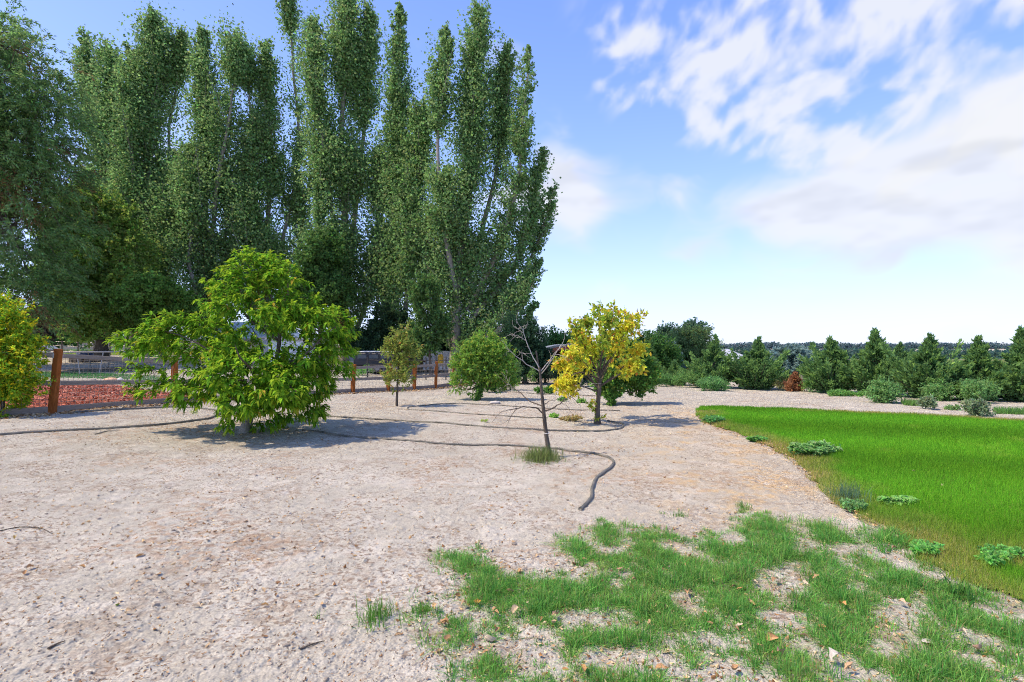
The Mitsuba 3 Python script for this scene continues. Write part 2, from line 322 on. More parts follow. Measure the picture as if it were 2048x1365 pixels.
BARE = [(1667, 1092, 1747, 1108), (1583, 1080, 1632, 1110), (1755, 1108, 1830, 1138), (1568, 1120, 1612, 1160), (1507, 1140, 1612, 1190), (1517, 1220, 1636, 1254), (1752, 1200, 1830, 1275), (1738, 1262, 1846, 1306),
        (1507, 1338, 1568, 1372), (1840, 1185, 1858, 1205), (1862, 1146, 1917, 1166), (1975, 1206, 2060, 1242), (1110, 1221, 1237, 1254), (1382, 1266, 1490, 1290), (1322, 1290, 1340, 1320), (1350, 1180, 1395, 1215),
        (1160, 1296, 1320, 1345), (1580, 1285, 1640, 1310), (1640, 1315, 1740, 1372), (1915, 1300, 1985, 1340), (1225, 1140, 1250, 1170), (1000, 1140, 1035, 1155), (1320, 1085, 1400, 1108), (1930, 1268, 2000, 1290), (1700, 1170, 1730, 1185), (1420, 1320, 1500, 1345)]
def rotbox(b):
    """A slanted lens-shaped bare spot."""
    cx, cy, rx, ry = (b[0] + b[2]) / 2, (b[1] + b[3]) / 2, (b[2] - b[0]) / 2, (b[3] - b[1]) / 2
    t = np.linspace(0, 2 * np.pi, 14, endpoint=False)
    return polygon(np.stack([cx + rx * np.cos(t), cy + ry * np.sin(t) + .22 * rx * np.cos(t) * .6], 1))
GROWP = shapely.union_all([polygon(g) for g in GROW]).buffer(.02); BAREP = shapely.union_all([rotbox(b) for b in BARE])
def patch_grass():
    rng = np.random.default_rng(6); acc = Acc()
    n = 1500; tuft = scatter(GROWP.buffer(.10), 6200, rng, .9)
    nz = meshkit.fbm(np.stack([tuft[:, 0] * 5, tuft[:, 1] * 5, 0 * tuft[:, 0]], -1), 3, 51)
    db = shapely.distance(shapely.points(tuft), BAREP)
    ed = shapely.distance(shapely.points(tuft), GROWP.boundary); inside = shapely.contains_xy(GROWP, tuft[:, 0], tuft[:, 1])
    k = (rng.random(len(tuft)) < (.06 + .94 * S((db - .004) / .05))) & (nz > .335 - .08 * S(ed / .2)) & (rng.random(len(tuft)) < np.where(inside, .45 + .55 * S(ed / .07), .16))
    tuft = tuft[k]; nz = nz[k]; ed = ed[k]
    for t, z, e in zip(tuft, nz, ed):
        m = int(rng.integers(16, 38)); sp = rng.uniform(.010, .026)
        q = t + rng.normal(0, sp, (m, 2)); P = np.stack([q[:, 0], q[:, 1], gs(q[:, 0], q[:, 1]) - .002], 1)
        h = (.038 + .046 * S((z - .35) / .35) * rng.uniform(.6, 1.2)) * rng.uniform(.55, 1.25, m) * (.7 + .3 * S(e / .1))
        c = tint(rng, np.array([(.092, .232, .050), (.120, .27, .062), (.072, .195, .044), (.155, .265, .066)][rng.integers(4)]) * rng.uniform(.8, 1.15), m, .07, .22)
        blond = rng.random(m) < .07; c[blond] = tint(rng, (.36, .30, .14), blond.sum(), .05, .2)
        blades(acc, P, h, rng.uniform(.0024, .0046, m), c, rng, 1.15, True, np.arctan2(q[:, 1] - t[1], q[:, 0] - t[0]) + rng.normal(0, .7, m))
    stuff('patchy_grass', acc.shape('grass_bsdf'), 'tufted green grass growing in broken patches over the bare dirt in the foreground', 'grass')
patch_grass()

def tuft_thing(px, py, h, r, n, label, base=(.075, .17, .03), name='grass_tuft', cat='grass tuft', group=None, lean=.7, seed=0, w=.004):
    rng = np.random.default_rng(int(px * 7 + py + seed)); acc = Acc(); c = ground_at(px, py)
    q = c[:2] + rng.normal(0, r, (n, 2)); P = np.stack([q[:, 0], q[:, 1], gs(q[:, 0], q[:, 1]) - .002], 1)
    blades(acc, P, h * rng.uniform(.45, 1.1, n), rng.uniform(.7, 1.2, n) * w, tint(rng, base, n, .08, .2), rng, lean)
    whole(thing(name, label, cat, group), acc.shape('grass_bsdf'))
TG = 'small isolated grass tufts on bare dirt'
tuft_thing(755, 1240, .13, .045, 150, 'isolated grass tuft on bare dirt, furthest left in the foreground')
tuft_thing(845, 1222, .07, .03, 90, 'low grass tuft just right of the leftmost foreground tuft')
tuft_thing(1360, 1033, .07, .03, 60, 'small grass tuft on dirt between the hose end and the lawn')
tuft_thing(1487, 1018, .085, .035, 80, 'small grass tuft on dirt above the right-hand grass patch')
tuft_thing(1325, 1028, .05, .012, 14, 'tiny sprig of grass on dirt right of the hose end')
tuft_thing(1030, 1275, .12, .012, 16, 'single upright grass sprig in a bare spot of the foreground')
tuft_thing(903, 1335, .09, .01, 10, 'thin dark grass sprig at the bottom of the bare dirt')
tuft_thing(636, 1238, .06, .012, 12, 'tiny grass sprig alone on the dirt, left of the tufts')
tuft_thing(1197, 1045, .06, .015, 14, 'thin grass sprig at the upper edge of the patchy grass')
tuft_thing(1695, 1000, .17, .075, 260, 'bluish grey-green clump of stiff grass at the lawn edge', (.075, .135, .075), lean=.5, name='grass_clump', cat='grass clump')
tuft_thing(1910, 1190, .11, .05, 60, 'dark broad-bladed weed tuft in the sparse grass at right', (.05, .13, .03), name='grass_clump', cat='grass clump', w=.012, lean=.9)
# ------------------------------------------------------------------ trees
UPV = np.array([0, 0, 1.0])

def line3(pts, Y):
    """Pixel polyline (px, py[, depth offset]) at depth Y -> space."""
    p = np.array([(q[0], q[1], q[2] if len(q) > 2 else 0) for q in pts], float)
    return at(p[:, 0], p[:, 1], Y + p[:, 2])

def rooted(P):
    """Sets the foot of a stem on the ground, a little below the surface."""
    P = np.array(P, float); P[0, 2] = gh(P[0, 0], P[0, 1]) - .03
    return P

def shoots_to_leaves(acc, P0, D, L, per, spread, leaf, rng, base, droop=0.0, aspect=.8, hue=.1, val=.25, sprinkle=None, face=.25):
    """Leaves around shoots: P0 starts, D directions, L lengths (m), per = leaves per shoot."""
    n = len(P0)
    s = rng.random((n, per)) ** .8
    c = P0[:, None] + D[:, None] * (s * L[:, None])[..., None] + rng.normal(0, 1, (n, per, 3)) * (spread * L[:, None] * (1.1 - .6 * s))[..., None]
    c[..., 2] -= droop * (s * L[:, None]) ** 2
    c = c.reshape(-1, 3); m = len(c)
    d = unit(np.repeat(D, per, 0) * .5 + rng.normal(0, 1, (m, 3)) - UPV * .35)
    N = frames(d, rng); d = unit(d * np.array([1, 1, 1 / (1 + 2 * max(face - .25, 0))])); N = unit(N + UPV * face)
    N = unit(N - (N * d).sum(1, keepdims=True) * d)
    col = tint(rng, base, m, hue, val)
    if sprinkle is not None:
        k = rng.random(m) < sprinkle[1]; col[k] = tint(rng, sprinkle[0], k.sum(), .1, .2)
    l = leaf * rng.uniform(.7, 1.25, m)
    leaf_mesh(acc, c, d, N, l, l * aspect, col)

def upswept(name, label, group, Y, leaders, n_shoots, per, leaf, base, rng_seed, up=(48, 72), trunk_r=.28, aspect=.85, bark='pale_bark_bsdf', r_scale=1.0, gap=.475, profile=None, droop=0, spread=.13, crown0=.12, cat='tree', len_k=(.3, 1.2), sprinkle=None):
    """A tall tree: leaders given as (pixel polyline, crown radius in px); shoots rise steeply from each leader."""
    rng = np.random.default_rng(rng_seed); px = Y / F
    k = thing(name, label, cat, group); wood = Acc(); acc = Acc(); first = None
    tot = sum(r * (abs(p[-1][1] - p[0][1]) + 60) for p, r in leaders)
    for i, (pl, r) in enumerate(leaders):
        P = smooth_line(line3(pl, Y), 40)
        if i == 0:
            P = rooted(P); 
        wob = meshkit.fbm(np.stack([np.arange(40) * .17 + rng_seed, np.zeros(40) + i, np.zeros(40)], -1), 2, 3) - .5
        P[:, 0] += wob * r * px * .25
        R = np.linspace(trunk_r if i == 0 else trunk_r * .55, .015, 40)
        v, f = tube(P, R, 7)
        if i == 0: part(k, 'trunk', mikit.ply((v, f), bark, smooth=True))
        else: wood.add(v, f)
        m = int(n_shoots * r * (abs(pl[-1][1] - pl[0][1]) + 60) / tot)
        t = crown0 * (i == 0) + (1 - crown0 * (i == 0)) * rng.random(m * 4) ** .9
        prof = np.interp(t, *(profile or ([0, .15, .4, .75, .93, 1.0], [1.0, 1.3, 1.16, .80, .44, .15])))
        q = rng.random(len(t)) < np.clip(prof * .8, .12, 1); t, prof = t[q], prof[q]
        a = rng.uniform(0, 2 * np.pi, len(t)); e = np.radians(rng.uniform(*up, len(t)))
        D = np.stack([np.cos(a) * np.cos(e), np.sin(a) * np.cos(e), np.sin(e)], 1)
        c = P[np.clip((t * 39).astype(int), 0, 39)]
        L = r * px * prof * rng.uniform(*len_k, len(t)) * r_scale / np.cos(e) * .75 * np.where(rng.random(len(t)) < .14, 1.5, 1) * (1 - .25 * t) + .16
        mid = c + D * L[:, None] * .7
        g = meshkit.fbm(mid * np.array([.48, .48, .33]) + rng_seed * 3.1, 3, 17)     # clumps and gaps
        ok = np.nonzero(g > gap - .2 * S((t - .5) / .3))[0][:m]
        c, D, L = c[ok] + rng.normal(0, .08, (len(ok), 3)), D[ok], L[ok]
        shoots_to_leaves(acc, c, D, L, per, spread, leaf, rng, base, droop, aspect, sprinkle=sprinkle)
        for j in rng.choice(len(c), min(len(c), 40), replace=False):
            wood.add(*tube(smooth_line([c[j], c[j] + D[j] * L[j] * .45 + UPV * .05, c[j] + D[j] * L[j] * .9], 5), np.linspace(.035, .008, 5), 4))
    part(k, 'branches', mikit.ply((np.vstack(wood.v), np.vstack(wood.f)), bark, smooth=True))
    part(k, 'crown', acc.shape('leaf_bsdf'))
    return k

POP = (.125, .205, .078)
GP = 'tall poplars standing in a row behind the fence'
upswept('poplar_tree', 'leftmost tall poplar, leaning left beside the willow', GP, 39, [([(258, 708), (238, 480, 0), (195, 250, 0), (166, 72)], 58), ([(262, 690), (270, 560, -1.5), (262, 430, -1.5), (255, 300)], 56), ([(240, 690), (215, 560, 1), (190, 430, 1), (180, 330)], 52), ([(250, 600), (238, 350, -1), (222, 200, -1), (212, 95)], 50)], 1500, 46, .17, POP, 101, trunk_r=.30)
upswept('poplar_tree', 'second tall poplar from the left, with a pointed top', GP, 38, [([(296, 708), (300, 450), (308, 200), (311, 22)], 66), ([(300, 690), (330, 560, -1.5), (345, 440, -1.5), (350, 300)], 58), ([(300, 690), (285, 560, 1.5), (300, 440, 1.5), (310, 330)], 56), ([(290, 600), (272, 400, -1), (262, 230, -1), (258, 95)], 52), ([(300, 520), (335, 300, 1), (352, 160, 1), (362, 68)], 48)], 1750, 46, .17, POP, 102)
upswept('poplar_tree', 'third tall poplar from the left, with a forked top', GP, 37, [([(405, 712), (415, 450), (412, 250), (407, 58)], 58), ([(410, 690), (385, 560, -1.5), (378, 430, -1.5), (380, 290)], 58), ([(420, 690), (450, 570, 1), (455, 450, 1), (450, 330)], 60), ([(412, 540), (445, 320, -1), (466, 170, -1), (476, 78)], 52)], 1500, 46, .17, POP, 103, trunk_r=.3)
upswept('poplar_tree', 'tall poplar with a single thin spire leaning left, fourth from the left', GP, 38, [([(536, 712), (540, 450), (535, 250), (528, 90)], 58), ([(540, 690), (500, 570, -1.5), (490, 440, -1.5), (488, 310)], 60), ([(550, 690), (585, 570, 1), (598, 450, 1), (600, 350)], 56), ([(548, 560), (596, 330, 1), (584, 120, 1), (572, -10), (563, -60)], 34), ([(540, 560), (505, 350, -1), (500, 200, -1), (497, 105)], 40)], 1600, 46, .17, POP, 104, trunk_r=.26)
upswept('poplar_tree', 'broad dense poplar whose top is cut by the picture edge', GP, 35, [([(693, 716), (690, 450), (688, 200), (690, -30)], 76), ([(690, 690), (650, 570, -1.5), (640, 440, -1.5), (645, 310)], 62), ([(685, 560), (650, 340, -1), (634, 180, -1), (626, 35)], 50), ([(695, 560), (722, 300, 1), (732, 150, 1), (738, 15)], 48), ([(700, 690), (735, 600, .5), (762, 520, 1), (775, 470, 1)], 40)], 1800, 48, .165, POP, 105, trunk_r=.36)
upswept('poplar_tree', 'slim poplar with a narrow notched top, second from the right', GP, 34, [([(782, 718), (790, 450), (795, 250), (801, 8)], 50), ([(790, 690), (815, 570, -1.5), (822, 440, -1.5), (815, 300)], 58), ([(792, 560), (828, 400, -1), (842, 290, -1), (852, 215)], 50), ([(785, 660), (760, 560, 1), (752, 420, 1), (758, 300)], 42)], 1500, 48, .165, POP, 106, trunk_r=.3)
upswept('poplar_tree', 'rightmost and widest poplar, with leafy limbs reaching right over the sky', GP, 31, [([(908, 738), (925, 500), (945, 250), (957, 2)], 74), ([(915, 620), (886, 420, -1), (880, 220, -1), (889, 55)], 48), ([(930, 580), (985, 380, 1), (1005, 220, 1), (1010, 88)], 48), ([(935, 620), (1015, 450, -1), (1045, 250, -1), (1061, 92)], 36),
        ([(940, 640), (1030, 530, 0), (1068, 400), (1082, 300)], 46), ([(935, 680), (1020, 600, 1), (1075, 480, 1), (1108, 380)], 44), ([(925, 700), (1000, 660, -1), (1050, 600, -1), (1078, 520)], 46), ([(920, 710), (985, 690, 0), (1040, 660), (1080, 605)], 32), ([(905, 700), (875, 600, 1), (858, 500, 1), (862, 420)], 46)], 2300, 50, .15, POP, 107, up=(40, 68), trunk_r=.34)

# the drooping willow at the left edge
def willow():
    rng = np.random.default_rng(21); Y = 27.0; px = Y / F
    k = thing('willow_tree', 'large feathery willow filling the left edge of the view', 'tree'); acc = Acc(); wood = Acc()
    P = rooted(smooth_line(line3([(-60, 715), (-50, 500), (-30, 250), (-20, 20)], Y), 24))
    part(k, 'trunk', mikit.ply(tube(P, np.linspace(.5, .08, 24), 9), 'bark_bsdf', smooth=True))
    C = np.array([(-40, 60, 70), (20, 150, 95), (60, 250, 85), (30, 340, 105), (70, 440, 80), (10, 500, 95), (75, 560, 60), (20, 610, 75), (-60, 300, 120), (100, 345, 45), (95, 210, 50), (-70, 120, 90)], float)
    n = 3300; i = rng.choice(len(C), n, p=C[:, 2] ** 2 / (C[:, 2] ** 2).sum())
    u = unit(rng.normal(size=(n, 3))) * (rng.random((n, 1)) ** .45)
    o = at(C[i, 0], C[i, 1], Y) + u * (C[i, 2] * px)[:, None] * np.array([1, 1.25, 1])
    g = meshkit.fbm(o * np.array([.5, .5, .4]), 3, 9); o = o[g > .40]; u = u[g > .40]; n = len(o)
    D = unit(u * np.array([1, 1, .5]) + rng.normal(0, .3, (n, 3)) + UPV * .35); L = rng.uniform(.7, 1.5, n)
    per = 40; s = rng.random((n, per)); l = L[:, None] * s
    c = o[:, None] + D[:, None] * l[..., None]; c[..., 2] -= .55 * l ** 2; c += rng.normal(0, .07, c.shape)
    d = np.repeat(D[:, None], per, 1) - UPV * (1.1 * l)[..., None]; d = unit(d.reshape(-1, 3) + rng.normal(0, .45, (n * per, 3)))
    m = n * per; ll = rng.uniform(.14, .26, m)
    col = tint(rng, (.118, .195, .070), m, .1, .25)
    b = (np.repeat(meshkit.noise(o * .35 + 5, 4), per) > .66) & (rng.random(m) < .45); col[b] = tint(rng, (.16, .10, .05), b.sum(), .1, .2)   # brownish dying twigs
    leaf_mesh(acc, c.reshape(-1, 3), d, frames(d, rng), ll, ll * .32, col)
    for j in rng.choice(n, 120, replace=False):
        q = P[rng.integers(6, 22)]
        wood.add(*tube(smooth_line([q, (q + o[j]) / 2 + UPV * .3, o[j]], 6), np.linspace(.06, .012, 6), 4))
    part(k, 'branches', mikit.ply((np.vstack(wood.v), np.vstack(wood.f)), 'bark_bsdf', smooth=True))
    part(k, 'crown', acc.shape('leaf_bsdf'))
willow()

def lobed(name, label, Y, stem, lobes, n_shoots, per, leaf, base, seed, group=None, shoot=.5, trunk_r=.1, aspect=.6, bark='bark_bsdf', gap=.36, out=.6, updir=.35, limbs=None, depth=.9, sprinkle=None, spread=.16, shell=.5, cat='tree', freq=1.0, branch_r=.3, hue=.1, val=.25, droop=0.0, face=.25):
    """A round-headed tree or bush: a stem, limbs into the lobes of its crown, and leafy shoots spread through the lobes. lobes: (px, py, rx, ry[, depth offset m])."""
    rng = np.random.default_rng(seed); px = Y / F
    k = thing(name, label, cat, group); acc = Acc()
    L = np.array([(q + (0,))[:5] for q in lobes], float)
    ctr = at(L[:, 0], L[:, 1], Y + L[:, 4])
    if stem is not None:
        P = rooted(smooth_line(line3(stem, Y), 14))
        part(k, 'trunk', mikit.ply(tube(P, np.linspace(trunk_r, trunk_r * .45, 14) * (1 + .25 * np.exp(-np.arange(14) / 1.2)), 9), bark, smooth=True))
        for c in ctr:
            q = P[int(rng.uniform(7, 13))]
            midp = q * .45 + c * .55 + np.array([0, 0, -.12]) * np.linalg.norm(c - q) + rng.normal(0, .04, 3)
            part(k, 'branch', mikit.ply(tube(smooth_line([q, midp, c + rng.normal(0, .1, 3) * px * 10], 9), np.linspace(trunk_r * branch_r * 1.3, trunk_r * .1, 9), 5), bark, smooth=True))
    w = L[:, 2] * L[:, 3]; i = rng.choice(len(L), n_shoots * 2, p=w / w.sum())
    u = unit(rng.normal(size=(len(i), 3))); rr = (shell + (1 - shell) * rng.random(len(i))) ** .7; rr = np.where(rng.random(len(i)) < .25, rng.random(len(i)), rr)
    o = ctr[i] + u * rr[:, None] * np.stack([L[i, 2], (L[i, 2] + L[i, 3]) / 2 * depth, L[i, 3]], 1) * px * .86
    g = meshkit.fbm(o * freq / (px * 60) * 1.2 + seed * 1.7, 3, 23); ok = np.nonzero(g > gap)[0][:n_shoots]
    o, u = o[ok], u[ok]; o[:, 2] = np.maximum(o[:, 2], gh(o[:, 0], o[:, 1]) + .03)
    D = unit(u * out + UPV * updir + rng.normal(0, .35, u.shape))
    shoots_to_leaves(acc, o, D, shoot * rng.uniform(.5, 1.15, len(o)), per, spread, leaf, rng, base, droop, aspect, hue, val, sprinkle, face)
    part(k, 'crown', acc.shape('leaf_bsdf'))
    return k

# the broad tree and the low ones under the poplars
lobed('shade_tree', 'broad leafy tree with a thick dark trunk in front of the left poplars', 33, [(204, 712), (203, 670), (200, 600), (205, 500)], [(180, 560, 62, 60, -1), (240, 520, 60, 55), (150, 490, 50, 55), (215, 610, 66, 40, -1), (165, 630, 52, 30), (265, 590, 45, 45, -1), (205, 440, 50, 50), (160, 420, 40, 45), (120, 560, 40, 50), (250, 640, 55, 26), (185, 655, 45, 20)], 1500, 46, .19, (.135, .21, .05), 31, shoot=1.0, trunk_r=.36, hue=.12, aspect=.8, updir=.25, gap=.40)
lobed('bushy_tree', 'low rounded tree under the poplars, left of the peach tree', 29, [(325, 722), (322, 690), (318, 640)], [(305, 590, 42, 26, -1), (270, 600, 30, 24), (345, 605, 38, 24), (310, 620, 55, 22), (370, 625, 26, 22)], 560, 44, .16, (.085, .16, .035), 32, shoot=.7, trunk_r=.16, aspect=.8)
lobed('bushy_tree', 'low leafy growth at the foot of the broad poplar, right of the peach tree', 31, [(640, 722), (640, 680), (640, 600)], [(640, 540, 42, 40), (620, 590, 40, 30), (650, 500, 34, 34), (668, 590, 34, 34), (600, 640, 30, 22)], 620, 44, .16, (.062, .125, .036), 33, shoot=.8, trunk_r=.16, aspect=.8)
lobed('bushy_tree', 'low pale green sucker growth left of the rightmost poplar trunk', 29, [(862, 742), (860, 720), (858, 690)], [(850, 690, 26, 22), (872, 660, 26, 24), (835, 670, 22, 20), (850, 600, 24, 50)], 420, 40, .13, (.075, .14, .045), 34, shoot=.6, trunk_r=.1, aspect=.8)
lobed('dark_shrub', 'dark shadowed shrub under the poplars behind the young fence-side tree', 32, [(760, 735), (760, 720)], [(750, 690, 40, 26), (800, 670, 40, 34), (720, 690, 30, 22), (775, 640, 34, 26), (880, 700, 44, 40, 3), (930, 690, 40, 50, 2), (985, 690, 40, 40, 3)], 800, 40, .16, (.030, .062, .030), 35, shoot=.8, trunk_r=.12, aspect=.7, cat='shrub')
lobed('far_tree', 'small pale green tree far behind the willow', 60, [(112, 705), (112, 690)], [(112, 655, 36, 26), (90, 670, 28, 20), (140, 670, 30, 18)], 300, 34, .30, (.07, .15, .045), 36, shoot=1.4, trunk_r=.2)
lobed('dark_shrub', 'dark reddish shrub behind the golden bush', 40, [(72, 712), (74, 700)], [(72, 640, 26, 22), (60, 665, 22, 22), (88, 660, 20, 20)], 260, 34, .2, (.045, .045, .035), 37, shoot=.7, cat='shrub')

# golden bush at the left edge, in front of the fence
lobed('golden_bush', 'tall green and golden-yellow bush at the left edge by the fence', 10.2, [(0, 842), (5, 820), (5, 760)], [(15, 620, 22, 26), (-15, 640, 40, 40), (20, 690, 48, 36), (-10, 720, 60, 50), (40, 725, 34, 30, -.15), (55, 690, 30, 10), (15, 770, 55, 36), (50, 775, 32, 26), (-10, 800, 60, 34), (0, 680, 60, 50), (30, 655, 20, 22)], 620, 26, .075, (.135, .235, .022), 41, shoot=.24, trunk_r=.05, aspect=.5, gap=.32, sprinkle=((.56, .52, .03), .34), cat='shrub', val=.3)

# fruit trees on the dirt
lobed('fruit_tree', 'round bright green fruit tree on a short trunk, right of the fence posts', 14.6, [(956, 801), (958, 785), (962, 762), (968, 740)], [(970, 690, 30, 20), (940, 715, 34, 28), (995, 715, 36, 28), (965, 735, 46, 32), (925, 745, 26, 26), (1010, 745, 24, 26), (970, 705, 40, 26), (918, 770, 16, 14), (1005, 768, 26, 10), (960, 765, 40, 12), (985, 740, 40, 30)], 760, 26, .085, (.125, .225, .045), 42, shoot=.28, trunk_r=.075, aspect=.42, gap=.33, updir=.5, sprinkle=((.24, .30, .05), .15))
lobed('round_shrub', 'dense round grey-green shrub just behind the round fruit tree', 18.5, None, [(1006, 755, 26, 24), (1020, 745, 20, 18)], 330, 30, .07, (.085, .15, .055), 43, shoot=.25, aspect=.4, cat='shrub')
lobed('round_shrub', 'low clipped dark green shrub behind the trunk of the round fruit tree', 17.3, None, [(984, 770, 14, 11), (978, 768, 10, 9)], 170, 26, .06, (.06, .13, .035), 44, shoot=.18, aspect=.4, cat='shrub')
lobed('fruit_tree', 'dark green fruit tree with a low spreading crown behind the yellow tree', 12.9, [(1221, 812), (1222, 795), (1226, 770), (1232, 745)], [(1240, 735, 40, 34), (1275, 735, 34, 30), (1220, 760, 36, 24), (1265, 765, 40, 20), (1295, 755, 22, 22), (1212, 775, 20, 12), (1285, 778, 18, 10), (1245, 710, 34, 24)], 620, 26, .085, (.075, .155, .036), 45, shoot=.26, trunk_r=.06, aspect=.5, gap=.34, sprinkle=((.17, .24, .04), .12))
lobed('leafy_sucker', 'leafy sucker growth round the foot of the dark green fruit tree', 12.7, None, [(1219, 800, 9, 14), (1225, 806, 6, 8)], 46, 14, .07, (.07, .15, .035), 46, shoot=.1, cat='shrub', aspect=.5)
lobed('leafy_sucker', 'leafy sucker growth round the foot of the round bright fruit tree', 14.4, None, [(953, 795, 11, 7), (958, 782, 6, 10)], 50, 14, .06, (.07, .15, .035), 47, shoot=.1, cat='shrub', aspect=.45)
lobed('young_tree', 'slender young tree with sparse olive leaves in front of the fence', 12.5, [(793, 822), (794, 790), (796, 750), (799, 700), (802, 665)], [(795, 680, 18, 26), (812, 675, 10, 22), (780, 715, 24, 18), (810, 720, 26, 24), (795, 745, 30, 20), (812, 760, 20, 14), (785, 765, 18, 12), (772, 700, 10, 12), (800, 700, 20, 24), (830, 715, 10, 20)], 210, 16, .082, (.165, .205, .05), 48, shoot=.2, trunk_r=.032, aspect=.45, gap=.30, updir=.7, sprinkle=((.30, .22, .07), .06), branch_r=.45)

# the yellow-leaved tree: vase of rising branches with leaves close along them
def yellow_tree():
    rng = np.random.default_rng(50); Y = 9.6; px = Y / F
    k = thing('yellow_tree', 'small tree with turning yellow and green leaves on rising branches', 'tree'); acc = Acc()
    P = rooted(smooth_line(line3([(1195, 846), (1195, 815), (1198, 785), (1200, 758)], Y), 16))
    part(k, 'trunk', mikit.ply(tube(P, np.linspace(.052, .034, 16) * (1 + .5 * np.exp(-np.arange(16) / 1.0)), 10), 'bark_bsdf', smooth=True))
    B = [[(1200, 758), (1180, 715, -.1), (1158, 675, -.15), (1142, 642, -.2)], [(1200, 760), (1192, 715, .1), (1178, 665, .2), (1172, 634, .2)], [(1201, 755), (1200, 700), (1200, 650), (1197, 612)], [(1202, 750), (1215, 700, -.1), (1222, 655, -.15), (1228, 618, -.1)],
         [(1201, 756), (1222, 715, .2), (1236, 670, .3), (1243, 630, .3)], [(1201, 752), (1230, 705, -.2), (1250, 665, -.3), (1262, 630, -.3)], [(1204, 770), (1235, 745, .1), (1265, 712, .1), (1286, 692, .15)], [(1200, 775), (1170, 755, .2), (1140, 735, .3), (1115, 726, .35)], [(1199, 770), (1178, 735, -.3), (1152, 715, -.4), (1135, 705, -.45)],
         [(1197, 784), (1170, 775, -.1), (1140, 766, -.15), (1112, 770, -.2)], [(1201, 765), (1218, 730, .5), (1232, 700, .7), (1240, 670, .8)], [(1200, 765), (1185, 720, .5), (1170, 690, .6), (1160, 665, .7)], [(1202, 772), (1230, 755, -.3), (1258, 735, -.45), (1275, 722, -.5)], [(1200, 740), (1206, 690, -.4), (1212, 655, -.5), (1212, 630, -.55)], [(1199, 780), (1165, 745, -.1), (1130, 765, -.2), (1150, 788, -.2)], [(1201, 745), (1240, 690, .05), (1262, 655, .1), (1282, 632, .1)], [(1200, 760), (1160, 740, .1), (1150, 720, .1), (1150, 700, .15)]]
    for i, b in enumerate(B):
        Q = smooth_line(line3(b, Y), 14); part(k, 'branch', mikit.ply(tube(Q, np.linspace(.018, .004, 14), 6), 'bark_bsdf', smooth=True))
        T_ = smooth_line(line3(b, Y), 120); n = 44 if i < 14 else 32
        t = .26 + .74 * rng.random(n) ** .75; c = T_[(t * 119).astype(int)]
        if b[-1][1] > 715: t = .35 + .65 * t; c = T_[(t * 119).astype(int)]
        D = unit(np.gradient(T_, axis=0)[(t * 119).astype(int)] * 20 + rng.normal(0, .65, (n, 3)))
        green = meshkit.noise(c * 2.6 + 3.3, 6) * .65 + .35 * (rng.random(n)) + (.10 if 1180 < b[-1][0] < 1225 else -.06)
        for lo, hi, base in ((-1, .36, (.72, .64, .07)), (.36, .46, (.54, .58, .06)), (.46, 2, (.19, .25, .04))):
            j = (green >= lo) & (green < hi)
            if j.any(): shoots_to_leaves(acc, c[j], D[j], rng.uniform(.06, .22, j.sum()), 8, .26, .088, rng, base, .3, .55, .09, .22, ((.50, .26, .06), .06))
    part(k, 'crown', acc.shape('leaf_bsdf'))
yellow_tree()
lobed('leafy_sucker', 'thin yellow-green sucker at the foot of the yellow tree', 9.5, None, [(1186, 812, 4, 14), (1185, 830, 4, 10), (1200, 835, 5, 8)], 22, 9, .055, (.20, .26, .04), 51, shoot=.09, cat='shrub', aspect=.5, sprinkle=((.5, .4, .04), .3))
# ------------------------------------------------------------------ peach tree in the middle ground
def long_leaves(acc, P, D, L, Wd, C, bend=.9):
    """Long folded leaves that arch over: base P, direction D (n,3), bending towards the ground."""
    n = len(P); Sd = unit(np.cross(D, UPV) + 1e-6); dn = -UPV
    def along(s):
        return P + D * (L * s)[:, None] + dn * (L * bend * s ** 2 * .62)[:, None]
    N = unit(np.cross(Sd, D))
    w = Wd[:, None]
    m1, m2, tip = along(.35), along(.7), along(1.05)
    v = np.stack([P, m1 + Sd * w * .5 + N * w * .16, m1, m1 - Sd * w * .5 + N * w * .16, m2 + Sd * w * .4 + N * w * .12, m2, m2 - Sd * w * .4 + N * w * .12, tip], 1)
    i = np.arange(n)[:, None] * 8
    f = np.stack([i + t for t in ([0, 2, 1], [0, 3, 2], [1, 2, 5], [1, 5, 4], [2, 3, 6], [2, 6, 5], [4, 5, 7], [5, 6, 7])], 1).reshape(-1, 3)
    acc.add(v.reshape(-1, 3), f, np.repeat(C, 8, 0))

